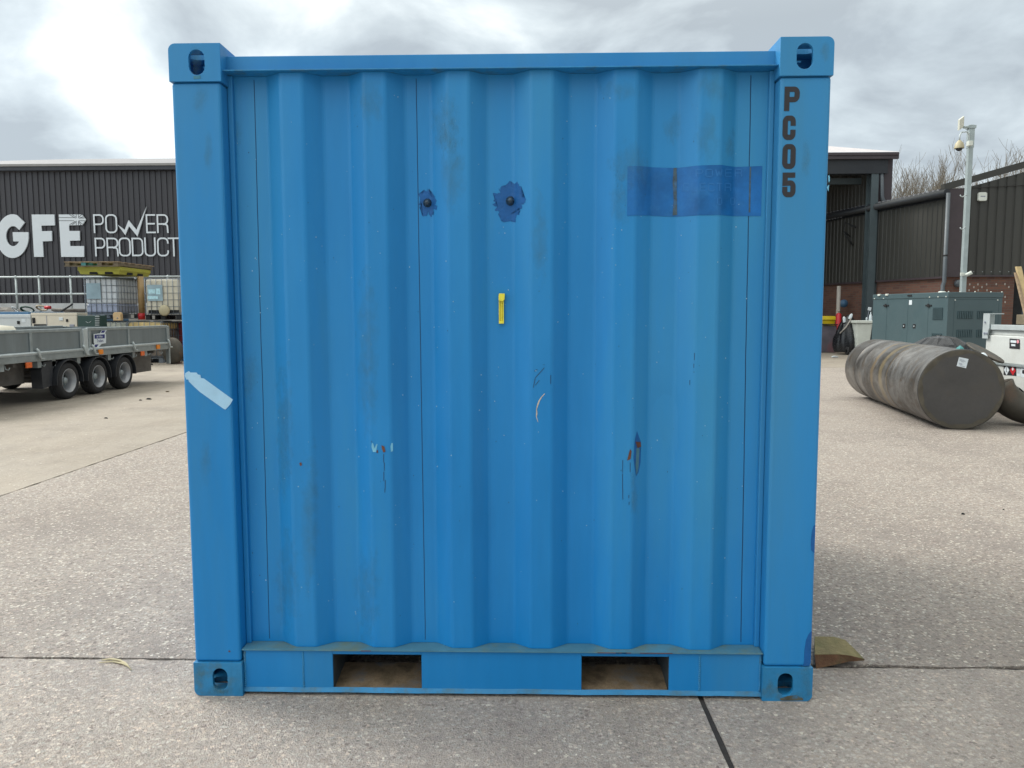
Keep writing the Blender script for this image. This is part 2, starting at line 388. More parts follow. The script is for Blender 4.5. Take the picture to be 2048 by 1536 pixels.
M['skip'] = mat('rusty_blue_box', (.10, .09, .11), .6, var=.3, scale=3, grime=(.16, .05, .05), gamt=.9, gscale=1.5)
M['bin_yellow'] = mat('bin_yellow', (.62, .47, .01), .45, var=.1)
M['bin_white'] = mat('bin_white', (.62, .65, .60), .5, var=.08, scale=3)
M['steel_col'] = mat('painted_column', (.060, .082, .092), .5, var=.12)
M['beam_dk'] = mat('dark_beam', (.024, .032, .040), .55, var=.1)
M['bark'] = mat('twig_bark', (.20, .175, .14), .9, var=.25, scale=2)
M['gutter'] = mat('gutter_black', (.018, .021, .026), .4)
M['pipe_gr'] = mat('downpipe_grey', (.085, .10, .115), .4, var=.1)
M['pole'] = mat('galv_pole', (.36, .42, .43), .5, metal=.2, var=.1, scale=5)
M['cream'] = mat('cream_plastic_box', (.58, .58, .50), .5)
M['beige'] = mat('beige_dome', (.42, .37, .24), .5)
M['stalk'] = mat('dry_stalk', (.42, .37, .24), .8, var=.2, scale=30)
M['hose_gr'] = mat('green_hose', (.02, .07, .055), .5)
M['hose_cr'] = mat('cream_rope', (.5, .42, .3), .7)
M['pipe_pale'] = mat('pale_pipe', (.36, .33, .30), .6, var=.1)
M['sealant'] = mat('joint_sealant', (.035, .031, .03), .9, var=.3, scale=30, bump=.4, bscale=80)

# brick
def brick_mat():
    m = mat('brick', (.2, .1, .08), .9); n = m.node_tree.nodes; l = m.node_tree.links; b = n['Principled BSDF']
    tc = n.new('ShaderNodeTexCoord'); sp = n.new('ShaderNodeSeparateXYZ'); l.new(tc.outputs['Object'], sp.inputs[0])
    ad = n.new('ShaderNodeMath'); ad.operation = 'ADD'; l.new(sp.outputs[0], ad.inputs[0]); l.new(sp.outputs[1], ad.inputs[1])
    cb = n.new('ShaderNodeCombineXYZ'); l.new(ad.outputs[0], cb.inputs[0]); l.new(sp.outputs[2], cb.inputs[1])
    br = n.new('ShaderNodeTexBrick'); l.new(cb.outputs[0], br.inputs[0]); br.inputs['Scale'].default_value = 1
    br.inputs['Brick Width'].default_value = .225; br.inputs['Row Height'].default_value = .075; br.inputs['Mortar Size'].default_value = .008
    br.inputs['Color1'].default_value = (.105, .050, .040, 1); br.inputs['Color2'].default_value = (.16, .075, .052, 1); br.inputs['Mortar'].default_value = (.11, .085, .07, 1)
    l.new(br.outputs[0], b.inputs['Base Color']); return m
M['brick'] = brick_mat()

# tank shell: mill scale with pale scuffs and a rusty/yellow weld band
def tank_mat():
    m = M['tank']; t = m.node_tree; n = t.nodes; l = t.links; b = n['Principled BSDF']
    tc = n.new('ShaderNodeTexCoord'); mp = n.new('ShaderNodeMapping'); mp.inputs['Rotation'].default_value = (0, 0, R(90-80.64)); l.new(tc.outputs['Object'], mp.inputs[0])
    sp = n.new('ShaderNodeSeparateXYZ'); l.new(mp.outputs[0], sp.inputs[0])
    def noi(sc, vec, det=6, rg=.65, ds=0):
        x = n.new('ShaderNodeTexNoise'); x.inputs['Scale'].default_value = sc; x.inputs['Detail'].default_value = det; x.inputs['Roughness'].default_value = rg
        x.inputs['Distortion'].default_value = ds; l.new(vec, x.inputs[0]); return x.outputs[0]
    def mr(s, a, bb, va=0, vb=1):
        x = n.new('ShaderNodeMapRange'); x.inputs[1].default_value = a; x.inputs[2].default_value = bb; x.inputs[3].default_value = va; x.inputs[4].default_value = vb; l.new(s, x.inputs[0]); return x.outputs[0]
    def mix(f, a, bb):
        x = n.new('ShaderNodeMix'); x.data_type = 'RGBA'; l.new(f, x.inputs[0])
        for k, v in ((6, a), (7, bb)):
            if isinstance(v, tuple): x.inputs[k].default_value = v
            else: l.new(v, x.inputs[k])
        return x.outputs[2]
    def mth(op, a, bb):
        x = n.new('ShaderNodeMath'); x.operation = op
        for k, v in enumerate((a, bb)):
            if isinstance(v, (int, float)): x.inputs[k].default_value = v
            else: l.new(v, x.inputs[k])
        return x.outputs[0]
    mp2 = n.new('ShaderNodeMapping'); mp2.inputs['Scale'].default_value = (1, 1.3, 1); l.new(mp.outputs[0], mp2.inputs[0])
    c = mix(mr(noi(2.0, mp2.outputs[0], 8, .68, .4), .40, .60), (.060, .056, .052, 1), (.165, .163, .160, 1))
    c = mix(mr(noi(5, mp2.outputs[0], 8, .7, .8), .52, .62, 0, .85), c, (.085, .066, .048, 1))
    c = mix(mr(noi(22, mp2.outputs[0], 8, .75, .3), .54, .64, 0, .55), c, (.20, .195, .185, 1))
    c = mix(mr(noi(14, mp2.outputs[0], 8, .75, .3), .56, .66, 0, .6), c, (.035, .030, .027, 1))
    warp = mth('MULTIPLY', mth('SUBTRACT', noi(2.0, mp.outputs[0]), .5), .30)
    for y0, w, colr in ((1.52, .05, (.23, .185, .11, 1)), (1.95, .035, (.20, .15, .09, 1)), (1.25, .02, (.16, .125, .08, 1)), (2.9, .012, (.03, .03, .03, 1))):
        d = mth('ABSOLUTE', mth('SUBTRACT', mth('ADD', sp.outputs[1], warp), y0), 0)
        c = mix(mr(d, w, w*1.7, .85, 0), c, colr)
    l.new(c, b.inputs['Base Color'])
tank_mat()

# concrete yard
def ground_mat(name, base, stone, pale, rough_noise=1.0, sc=1.0):
    m = bpy.data.materials.new(name); m.use_nodes = True; t = m.node_tree; n = t.nodes; l = t.links; b = n['Principled BSDF']
    tc = n.new('ShaderNodeTexCoord')
    def noi(s, det=6, rg=.6, vec=None):
        x = n.new('ShaderNodeTexNoise'); x.inputs['Scale'].default_value = s; x.inputs['Detail'].default_value = det; x.inputs['Roughness'].default_value = rg
        l.new(vec or tc.outputs['Object'], x.inputs[0]); return x
    def mr(s, a, bb, va=0., vb=1.):
        x = n.new('ShaderNodeMapRange'); x.inputs[1].default_value = a; x.inputs[2].default_value = bb; x.inputs[3].default_value = va; x.inputs[4].default_value = vb; l.new(s, x.inputs[0]); return x.outputs[0]
    def mix(f, a, bb, bt='MIX'):
        x = n.new('ShaderNodeMix'); x.data_type = 'RGBA'; x.blend_type = bt
        if isinstance(f, float): x.inputs[0].default_value = f
        else: l.new(f, x.inputs[0])
        for k, v in ((6, a), (7, bb)):
            if isinstance(v, tuple): x.inputs[k].default_value = v
            else: l.new(v, x.inputs[k])
        return x.outputs[2]
    def mth(op, a, bb):
        x = n.new('ShaderNodeMath'); x.operation = op
        for k, v in enumerate((a, bb)):
            if isinstance(v, (int, float)): x.inputs[k].default_value = v
            else: l.new(v, x.inputs[k])
        return x.outputs[0]
    def vor(s, feat='F1'):
        wv = n.new('ShaderNodeVectorMath'); wv.operation = 'MULTIPLY_ADD'
        nz = noi(s*.9, 2); l.new(nz.outputs['Color'], wv.inputs[0]); wv.inputs[1].default_value = (1.1/s,)*3; l.new(tc.outputs['Object'], wv.inputs[2])
        x = n.new('ShaderNodeTexVoronoi'); x.inputs['Scale'].default_value = s; l.new(wv.outputs[0], x.inputs[0])
        sp = n.new('ShaderNodeSeparateColor'); l.new(x.outputs['Color'], sp.inputs[0]); return x.outputs['Distance'], sp.outputs[0], sp.outputs[1]
    B = tuple(base)
    lo = tuple(v*.80 for v in B)+(1,); hi = tuple(v*1.14 for v in B)+(1,)
    c = mix(mr(noi(.55, 7, .62).outputs[0], .32, .68), lo, hi)
    c = mix(mr(noi(2.3, 6, .65).outputs[0], .45, .75, 0, .4), c, (B[0]*.74, B[1]*.70, B[2]*.72, 1))
    # fine sandy grain
    c = mix(mr(noi(300, 2, .7).outputs[0], .35, .65, 0, .5), c, (B[0]*.5, B[1]*.48, B[2]*.46, 1))
    # mottled aggregate: angular cells of mixed tone and hue, broken by noise
    dm, rm_, gm_ = vor(62*sc)
    hue = mix(gm_, (B[0]*1.10, B[1]*1.0, B[2]*.90, 1), (B[0]*.92, B[1]*1.02, B[2]*1.04, 1))
    tone = mr(rm_, 0, 1, .40, 1.58)
    tn = n.new('ShaderNodeVectorMath'); tn.operation = 'SCALE'; l.new(hue, tn.inputs[0]); l.new(tone, tn.inputs['Scale'])
    c = mix(mth('MULTIPLY', mr(dm, .30, .62, stone, 0.), .8), c, tn.outputs[0])
    c = mix(mr(noi(46*sc, 5, .75).outputs[0], .50, .66, 0, .55*stone), c, (B[0]*.50, B[1]*.46, B[2]*.44, 1))
    c = mix(mr(noi(33*sc, 5, .75).outputs[0], .56, .70, 0, .45*stone), c, (min(1, B[0]*1.6), B[1]*1.6, B[2]*1.55, 1))
    # faint traffic streaks
    for rot, sc_ in ((.35, (2.2, .16, 1)), (-.9, (1.6, .12, 1))):
        mt_ = n.new('ShaderNodeMapping'); mt_.inputs['Rotation'].default_value = (0, 0, rot); mt_.inputs['Scale'].default_value = sc_; l.new(tc.outputs['Object'], mt_.inputs[0])
        c = mix(mr(noi(1.6, 5, .6, mt_.outputs[0]).outputs[0], .54, .68, 0, .22), c, (B[0]*.62, B[1]*.60, B[2]*.60, 1))
    # old stains
    c = mix(mr(noi(.8, 8, .7).outputs[0], .50, .66, 0, .60), c, (B[0]*.52, B[1]*.51, B[2]*.52, 1))
    ds, rs, gs = vor(165*sc)
    fine = mix(rs, (B[0]*.42, B[1]*.39, B[2]*.38, 1), (B[0]*1.7, B[1]*1.68, B[2]*1.6, 1))
    c = mix(mr(ds, .25, .5, stone*.45, 0), c, fine)
    db, rb, gb = vor(58*sc)
    size = mr(gb, 0, 1, .15, .52)
    isst = mth('MULTIPLY', mr(mth('SUBTRACT', size, db), -.03, .04), mr(rb, 1-pale-.01, 1-pale+.01))
    c = mix(isst, c, mix(gb, (.85, .80, .70, 1), (.55, .50, .43, 1)))
    isdk = mth('MULTIPLY', mr(mth('SUBTRACT', size, db), -.03, .04), mr(rb, pale*1.3+.01, pale*1.3-.01))
    c = mix(isdk, c, (B[0]*.52, B[1]*.48, B[2]*.48, 1))
    l.new(c, b.inputs['Base Color'])
    l.new(mr(noi(1.4).outputs[0], .3, .7, .55, .8), b.inputs['Roughness'])
    b.inputs['Specular IOR Level'].default_value = .45
    h = mth('ADD', mth('MULTIPLY', ds, -.6*rough_noise), mth('ADD', mth('MULTIPLY', noi(90, 5, .7).outputs[0], 1.0*rough_noise), mth('MULTIPLY', noi(9, 4, .6).outputs[0], 1.6)))
    bp = n.new('ShaderNodeBump'); bp.inputs['Strength'].default_value = .9; bp.inputs['Distance'].default_value = .010; l.new(h, bp.inputs['Height']); l.new(bp.outputs[0], b.inputs['Normal'])
    return m
M['g_rough'] = ground_mat('exposed_aggregate', (.380, .335, .300), .98, .22, sc=1.0)
M['g_front'] = ground_mat('brushed_concrete', (.455, .405, .367), .98, .055, sc=1.1)
M['g_smooth'] = ground_mat('smooth_concrete', (.335, .295, .245), .25, .015, .4)

# ------------------------------------------------------------------ ground
g = MB(); g.add([(-400, -60, -.035), (400, -60, -.035), (400, 600, -.035), (-400, 600, -.035)], [(0, 1, 2, 3)])
tag(g.build('ground', M['g_smooth'], fix=False), kind='structure')
def jag(p, q, amp, step=.05):
    p, q = Vector(p), Vector(q); n = max(2, int((q-p).length/step)); d = (q-p).normalized(); nr = Vector((-d.y, d.x)); out = []
    for i in range(n):
        c = p.lerp(q, i/n)
        o = 0 if i == 0 else amp*(noise.noise(Vector((c.x*9, c.y*9, p.x*3)))*1.3+noise.noise(Vector((c.x*45, c.y*45, 4)))*.5)
        out.append(c+nr*o)
    return out
def slab(corners, m, amp=.008):
    poly = []
    for i in range(len(corners)):
        a, b = corners[i], corners[(i+1) % len(corners)]
        step = .03 if (abs(a[0]) < 9 and abs(b[0]) < 9 and (Vector(a)-Vector(b)).length < 30) else .5
        e_amp = .0015 if (abs(a[0]-b[0]) < .01 and abs(a[0]) < 1) else amp
        poly += jag(a, b, e_amp, step)
    mb = MB(); mb.prism([(p.x, p.y) for p in poly], (0, 0, -.03), (1, 0, 0), (0, 1, 0), (0, 0, .03))
    return tag(mb.build('concrete_slab', m), kind='structure')
def slab_up(*a, **k):
    return slab(*a, **k)
yj = .277
slab_up([(-7, -4.5), (.683, -4.5), (.683, yj-.012), (-7, yj+.018)], M['g_front'], .009)
slab_up([(.703, -4.5), (8.5, -4.5), (8.5, yj-.026), (.703, yj-.024)], M['g_front'], .010)
slab_up([(-3.775, yj+.03), (-7, yj+.032), (-7, -.0), (-7, yj+.031), (-3.775, yj+.045)], M['g_rough'], 0) if False else None
slab_up([(-3.778, yj+.022), (0, yj+.006), (8.5, yj-.010), (8.5, 16.4), (-3.778, 16.4)], M['g_rough'], .010)
slab_up([(-7.0, yj+.035), (-3.795, yj+.024), (-3.80, 16.4), (-7.0, 16.4)], M['g_smooth'], .006)
slab_up([(-18, -4.5), (-7.012, -4.5), (-7.012, 16.4), (-18, 16.4)], M['g_smooth'], .004)
slab_up([(8.512, -4.5), (24, -4.5), (24, 16.4), (8.512, 16.4)], M['g_rough'], .004)
slab_up([(-18, 16.415), (24, 16.42), (24, 40), (-18, 40)], M['g_smooth'], .004)
sm = MB()
sm.box(-18, 24, yj-.06, yj+.07, -.034, -.010)
sm.box(-3.83, -3.75, yj+.08, 16.3, -.034, -.009)
sm.box(.66, .72, -4.5, yj-.07, -.034, -.006)
sm.box(-18, 24, 16.35, 16.48, -.034, -.008)
tag(sm.build('slab_joint', M['sealant']), kind='structure')

# ------------------------------------------------------------------ container
CW, CH, CL = 1.067, 2.196, 2.134
ct = thing('shipping_container', 'small blue corrugated steel storage container standing end on in the yard centre', 'container')
def rrect(w, h, r, k=5, which=(1, 1, 1, 1)):
    pts = []
    for (cx_, cy_, a0, f) in ((w-r, h-r, 0, which[0]), (r, h-r, 90, which[1]), (r, r, 180, which[2]), (w-r, r, 270, which[3])):
        if f: pts += arc(cx_, cy_, r, r, a0, a0+90, k)
        else: pts.append((w if a0 in (0, 270) else 0, h if a0 in (0, 90) else 0))
    return pts
def stadium(cx_, cy_, w, h, k=8):
    return arc(cx_, cy_+h/2-w/2, w/2, w/2, 0, 180, k)+arc(cx_, cy_-h/2+w/2, w/2, w/2, 180, 360, k)
def tmp_obj(mb, name='tmp'):
    me = bpy.data.meshes.new(name); me.from_pydata(mb.v, [], mb.f); bm = bmesh.new(); bm.from_mesh(me)
    bmesh.ops.recalc_face_normals(bm, faces=bm.faces); bm.to_mesh(me); bm.free()
    o = bpy.data.objects.new(name, me); COL.objects.link(o); return o
def casting_mesh(hole_shift):
    # local: x 0..w (0 = outer side), y 0..d, z 0..h (h = cap side, outward)
    w, d, h = .170, .178, .120
    a = MB(); a.prism(rrect(w, h, .022, 5, (0, 1, 0, 0)), (0, 0, 0), (1, 0, 0), (0, 0, 1), (0, d, 0))
    o = tmp_obj(a)
    cuts = []
    c = MB(); c.box(.014, w-.014, .014, d-.014, .014, h-.020); cuts.append(c)
    c = MB(); c.prism(stadium(.092, h*.5+hole_shift, .052, .080), (0, -.02, 0), (1, 0, 0), (0, 0, 1), (0, .05, 0)); cuts.append(c)
    c = MB(); c.prism(stadium(.089, h*.5, .052, .080), (-.02, 0, 0), (0, 1, 0), (0, 0, 1), (.05, 0, 0)); cuts.append(c)
    c = MB(); c.prism(stadium(.082, .086, .050, .110), (0, 0, h-.05), (0, 1, 0), (1, 0, 0), (0, 0, .08)); cuts.append(c)
    rm = []
    for c in cuts:
        co = tmp_obj(c, 'cut'); rm.append(co)
        md = o.modifiers.new('b', 'BOOLEAN'); md.operation = 'DIFFERENCE'; md.solver = 'EXACT'; md.object = co
    dg = bpy.context.evaluated_depsgraph_get(); dg.update()
    me = bpy.data.meshes.new_from_object(o.evaluated_get(dg))
    for x in rm+[o]: bpy.data.objects.remove(x)
    return me
cm = casting_mesh(0)
def place_casting(sx, top, sy, m):
    me = cm.copy(); me.materials.clear(); me.materials.append(m)
    fl = 1
    for v in me.vertices:
        x, y, z = v.co
        X = (-CW+x) if sx < 0 else (CW-x)
        Y = y if sy < 0 else CL-y
        Z = (CH-.120+z) if top else (.120-z)
        v.co = (X, Y, Z)
    bm = bmesh.new(); bm.from_mesh(me); bmesh.ops.recalc_face_normals(bm, faces=bm.faces); bm.to_mesh(me); bm.free()
    o = bpy.data.objects.new('corner_casting', me); COL.objects.link(o); o.parent = ct; ORG[o] = Vector()
    md = o.modifiers.new('bevel', 'BEVEL'); md.width = .003; md.segments = 2; md.limit_method = 'ANGLE'; md.angle_limit = R(35)
for sx in (-1, 1):
    for top in (1, 0):
        for sy in (-1, 1):
            place_casting(sx, top, sy, M['blue'] if top else M['blue_worn_shade'])
# corner posts
for sx in (-1, 1):
    for sy in (-1, 1):
        p = MB()
        yy = (lambda y: y) if sy < 0 else (lambda y: CL-y)
        def bx(x0, x1, y0, y1, z0, z1):
            X = sorted((sx*x0, sx*x1)); Y = sorted((yy(y0), yy(y1))); p.box(X[0], X[1], Y[0], Y[1], z0, z1)
        bx(1.064, .902, .0075, .118, .1205, CH-.1205)
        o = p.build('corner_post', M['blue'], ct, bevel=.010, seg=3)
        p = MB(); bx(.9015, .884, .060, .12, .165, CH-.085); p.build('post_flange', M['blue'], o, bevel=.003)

# corrugated end panel
CRC = [-.6800, -.4064, -.1328, .1408, .4144, .6880]
Yc, Yr = .0325, .0765
knots = [(-.8845, Yr), (CRC[0]-.094, Yr)]
for i, c in enumerate(CRC):
    knots += [(c-.036, Yc), (c+.036, Yc)]
    if i < 5: knots += [(c+.094, Yr), (CRC[i+1]-.094, Yr)]
knots += [(CRC[5]+.094, Yr), (.8845, Yr)]
ks = [knots[0]]
for i in range(1, len(knots)-1):     # rolled bends
    def toward(a, b, s=.0065):
        v = Vector((b[0]-a[0], b[1]-a[1])).normalized()*s; return (a[0]+v.x, a[1]+v.y)
    p_, q_ = toward(knots[i], knots[i-1]), toward(knots[i], knots[i+1])
    ks += [p_, ((p_[0]+q_[0]+1.2*knots[i][0])/3.2, (p_[1]+q_[1]+1.2*knots[i][1])/3.2), q_]
ks.append(knots[-1])
XS = []
for (a, b) in zip(ks, ks[1:]):
    n = max(1, round((b[0]-a[0])/.028))
    for k in range(n): XS.append(a[0]+(b[0]-a[0])*k/n)
XS.append(ks[-1][0])
def prof(x):
    x = min(max(x, ks[0][0]), ks[-1][0])
    for (a, b) in zip(ks, ks[1:]):
        if x <= b[0]+1e-9: return a[1]+(b[1]-a[1])*(x-a[0])/(b[0]-a[0])
    return ks[-1][1]
Z0, Z1 = .166, 2.111
NZ = 56
ZS = [Z0+(Z1-Z0)*k/NZ for k in range(NZ+1)]
def dent(x, z):
    e = min(1, max(0, (z-Z0)/.15), max(0, (Z1-z)/.15))
    d = .0034*noise.noise(Vector((x*4, 3, z*1.8)))+.0016*noise.noise(Vector((x*11, 9, z*6)))
    for (cx_, cz, rr, a) in ((.20, 1.04, .10, .0025), (.56, .98, .07, .008), (.30, .75, .08, .002), (-.42, .98, .07, .006), (.60, .86, .06, .005), (-.02, .55, .12, .003)):
        q = ((x-cx_)**2+((z-cz)*.7)**2)/rr**2
        if q < 4: d += a*math.exp(-q*1.6)
    return d*e
def surf(x, z): return prof(x)+dent(x, z)
def gsurf(x, z):   # bilinear on the grid so that decals sit exactly on it
    import bisect
    i = min(max(bisect.bisect_right(XS, x)-1, 0), len(XS)-2); j = min(max(int((z-Z0)/(Z1-Z0)*NZ), 0), NZ-1)
    u = (x-XS[i])/(XS[i+1]-XS[i]); v = (z-ZS[j])/(ZS[j+1]-ZS[j]); u = min(max(u, 0), 1); v = min(max(v, 0), 1)
    return (surf(XS[i], ZS[j])*(1-u)+surf(XS[i+1], ZS[j])*u)*(1-v)+(surf(XS[i], ZS[j+1])*(1-u)+surf(XS[i+1], ZS[j+1])*u)*v
pm = MB(); nx = len(XS)
for (ka, kb) in zip(ks, ks[1:]):        # each facet its own smooth sheet: crisp folds
    xs_f = [x for x in XS if ka[0]-1e-7 <= x <= kb[0]+1e-7]; m_f = len(xs_f)
    pm.add([(x, surf(x, z), z) for z in ZS for x in xs_f], [(j*m_f+i, j*m_f+i+1, (j+1)*m_f+i+1, (j+1)*m_f+i) for j in range(NZ) for i in range(m_f-1)], True)
# inner skin gives the sheet its thickness
pm.add([(x, surf(x, z)+.004, z) for z in (Z0, Z1) for x in XS], [(i, nx+i, nx+i+1, i+1) for i in range(nx-1)], True)
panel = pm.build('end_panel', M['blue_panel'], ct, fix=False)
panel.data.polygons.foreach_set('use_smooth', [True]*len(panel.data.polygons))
def px2xz(px, py):
    p = PY(px, py, .05)
    for _ in range(4): p = PY(px, py, surf(p.x, min(max(p.z, Z0), Z1)))
    return p.x, p.z
def decals(name, m, polys, **k):
    for p in polys: decal(name, m, [p], **k)
def decal(name, m, polys, parent=panel, lift=.0008, px=True, label=None, kind=None):
    bm = bmesh.new()
    for poly in polys:
        pts = [px2xz(*p) if px else p for p in poly]
        vs = [bm.verts.new((x, 0, z)) for x, z in pts]
        try: f = bm.faces.new(vs)
        except ValueError: continue
    bmesh.ops.triangulate(bm, faces=bm.faces[:])
    xs = [v.co.x for v in bm.verts]; zs = [v.co.z for v in bm.verts]
    for xk in XS:
        if min(xs) < xk < max(xs):
            bmesh.ops.bisect_plane(bm, geom=bm.verts[:]+bm.edges[:]+bm.faces[:], plane_co=(xk, 0, 0), plane_no=(1, 0, 0), dist=1e-6)
    for zk in ZS:
        if min(zs) < zk < max(zs):
            bmesh.ops.bisect_plane(bm, geom=bm.verts[:]+bm.edges[:]+bm.faces[:], plane_co=(0, 0, zk), plane_no=(0, 0, 1), dist=1e-6)
    for v in bm.verts: v.co.y = gsurf(v.co.x, v.co.z)-lift
    for f in bm.faces:
        if f.normal.y > 0: f.normal_flip()
    bm.normal_update()
    for f in bm.faces:
        if f.normal.y > 0: f.normal_flip()
    me = bpy.data.meshes.new(name); bm.to_mesh(me); bm.free(); me.materials.append(m)
    o = bpy.data.objects.new(name, me); COL.objects.link(o); o.parent = parent; ORG[o] = Vector()
    if label: o['label'] = label
    if kind: o['kind'] = kind
    return o
def blobpoly(cx_, cy_, rx, ry, n=34, rough=.22, seed=0, spikes=0):
    out = []
    for k in range(n):
        a = 2*math.pi*k/n; q = 1+rough*noise.noise(Vector((math.cos(a)*2.2+seed, math.sin(a)*2.2, seed*1.7)))+.12*rough*5*(random.random()-.5)*spikes
        out.append((cx_+rx*q*math.cos(a), cy_-ry*q*math.sin(a)))
    return out
# touch-up paint round the two studs
decal('paint_dab', M['navy'], [blobpoly(854, 406, 17, 24, 90, .45, 1, 1.5)], label='dark blue dab of touch-up paint round the smaller stud')
decal('paint_dab', M['navy'], [blobpoly(1017, 402, 28, 36, 120, .38, 4, 1.3)], label='larger dark blue dab of touch-up paint')
for (bx_, by_, rr) in ((855, 406, .013), (1021, 402, .014)):
    x, z = px2xz(bx_, by_); y = gsurf(x, z)
    b = MB(); b.lathe((x, y+.002, z), (0, -1, 0), [(0, 0), (rr*1.15, 0), (rr*1.15, .004), (rr*.8, .006), (rr*.75, .016), (rr*.45, .020), (0, .021)], 10)
    for k in range(6):
        q = k*1.05; b.lathe((x+rr*.6*math.cos(q), y-.008, z+rr*.6*math.sin(q)), (.3*math.cos(q), -1, .3*math.sin(q)), [(0, -.004), (.004, 0), (.003, .006), (0, .008)], 6)
    b.build('stud', M['stud'], panel)
# dark blue vinyl rectangle with ghosted wording
decal('vinyl_patch', M['vinyl'], [[(1255, 333), (1300, 334), (1350, 336), (1400, 331), (1450, 331), (1500, 333), (1524.5, 332), (1522, 432), (1480, 432), (1440, 430), (1390, 431), (1340, 433), (1300, 431), (1254, 432)]], lift=.0012, label='darker blue vinyl rectangle with faint ghosted lettering')
gl = []
def ghost(txt, x0, y0, w, h, gap, t):
    for i, ch in enumerate(txt):
        if ch == ' ': continue
        gm = []; gl.append(gm)
        for st in glyph(ch, .3):
            for a, b in zip(st, st[1:]):
                X = lambda p: (x0+i*(w+gap)+p[0]*w, y0-p[1]*h)
                a2, b2 = X(a), X(b); d = Vector((b2[0]-a2[0], b2[1]-a2[1])); nn = Vector((-d.y, d.x)).normalized()*t/2
                gm.append([(a2[0]+nn.x, a2[1]+nn.y), (b2[0]+nn.x, b2[1]+nn.y), (b2[0]-nn.x, b2[1]-nn.y), (a2[0]-nn.x, a2[1]-nn.y)])
ghost('POWER', 1392, 353, 13, 14, 6.5, 2.6)
ghost('ELECTR', 1367, 382, 11, 15, 5.6, 2.6)
ghost('0 0', 1435, 409, 8, 13, 5, 2.4)
for pl in gl: decal('ghost_letter', M['ghost'], pl, lift=.0019)
# rust strips down the vinyl
decals('rust_mark', M['grimy_brown'], [[(1347, 336), (1353, 336), (1354, 360), (1352, 395), (1354, 430), (1345, 431), (1347, 400), (1345, 365)], [(1499, 334), (1502, 334), (1501, 375), (1500, 425), (1497, 425), (1498, 370)]], lift=.002, label='brown strip where the vinyl has lifted')
# seams
for (xa, xb, nm) in ((-.816, -.824, 0), (-.2745, -.268, 1), (.827, .841, 2)):
    poly = []
    zz = [Z0+.01+(Z1-Z0-.02)*k/80 for k in range(81)]
    for z in zz: poly.append((xa+(xb-xa)*(1-(z-Z0)/(Z1-Z0))+.0008*noise.noise(Vector((nm, 1, z*14))), z))
    w = .0011 if nm != 2 else .0014
    polys = [[(a[0]-w, a[1]), (a[0]+w, a[1]), (b[0]+w, b[1]), (b[0]-w, b[1])] for a, b in zip(poly, poly[1:])]
    decal('weld_seam', M['seam'], polys, px=False, lift=.0006)
# scratches and rust
sc_l = [(1089.5, 787), (1083, 794), (1078, 802), (1075.5, 809), (1073, 818), (1073.5, 826), (1072.5, 833), (1076, 844)]; sc_w = [1.0, 1.3, 1.9, 2.2, 1.5, 2.3, 1.6, 1.0]
decal('rust_scratch', M['pale_tint'], [[(p[0]-w*.5, p[1]-w*.3), (p[0]+w*.6, p[1]+w*.4), (q[0]+v*.6, q[1]+v*.4), (q[0]-v*.5, q[1]-v*.3)] for p, q, w, v in zip(sc_l, sc_l[1:], sc_w, sc_w[1:])], label='thin curved scratch down to primer and rust')
decals('paint_chip', M['skyblue'], [[(744, 886), (746, 886), (749, 897), (753, 888), (755, 888), (752, 904), (746, 904), (743, 893)], [(783, 886), (786, 886), (786, 902), (782, 904), (781, 893)]], label='small chips down to pale blue undercoat')
decals('rust_mark', M['rust'], [[(763, 890), (769, 893), (771, 903), (767, 905), (764, 897)], [(599, 926), (603, 924), (604, 930), (601, 932)], [(1271, 883), (1281, 884), (1282, 893), (1275, 896)], [(1260, 898), (1263, 902), (1261, 918), (1254, 921), (1257, 910)], [(754, 900), (756, 900), (756, 906), (753, 905)]], lift=.0022, label='small rust spots where paint is knocked off')
decal('paint_dab', M['navy'], [[(1274, 862), (1279, 876), (1282, 884), (1280, 900), (1281, 925), (1277, 945), (1272, 953), (1270, 940), (1267, 915), (1269, 893), (1270, 878)]], label='drip shaped dark blue paint mark')
decal('rust_mark', M['blue_grimy'], [[(1273, 895), (1279, 897), (1277, 935), (1273, 950), (1271, 930)]], lift=.0018, label='greenish run below the rust spot')
blk = []
for (x, y0, y1) in ((1245.5, 920, 999), (1260.5, 925, 948), (768, 908, 962), (1258, 990, 1010), (770, 960, 985), (1101, 750, 768), (1388, 706, 745), (1379, 760, 770)):
    yy_ = y0
    while yy_ < y1:
        s_ = random.uniform(6, 26); o_ = random.uniform(-.7, .7)
        blk.append([(x+o_-.7, yy_), (x+o_+.9, yy_), (x+o_+.5, min(yy_+s_, y1)), (x+o_-.7, min(yy_+s_, y1))]); yy_ += s_+random.choice((0, 0, 0, 2, 7))
for (a, b) in (((1088, 735), (1070, 755)), ((1070, 755), (1066, 775)), ((1078, 760), (1070, 770)), ((1068, 742), (1074, 738)), ((1085, 729), (1089, 729))):
    blk.append([(a[0], a[1]), (a[0]+1.3, a[1]+.8), (b[0]+1.3, b[1]+.8), (b[0], b[1])])
decal('dark_scratch', mat('dark_blue_scratch', (.008, .07, .17), .6), blk, label='short dark vertical scratches in the paint', kind='stuff')
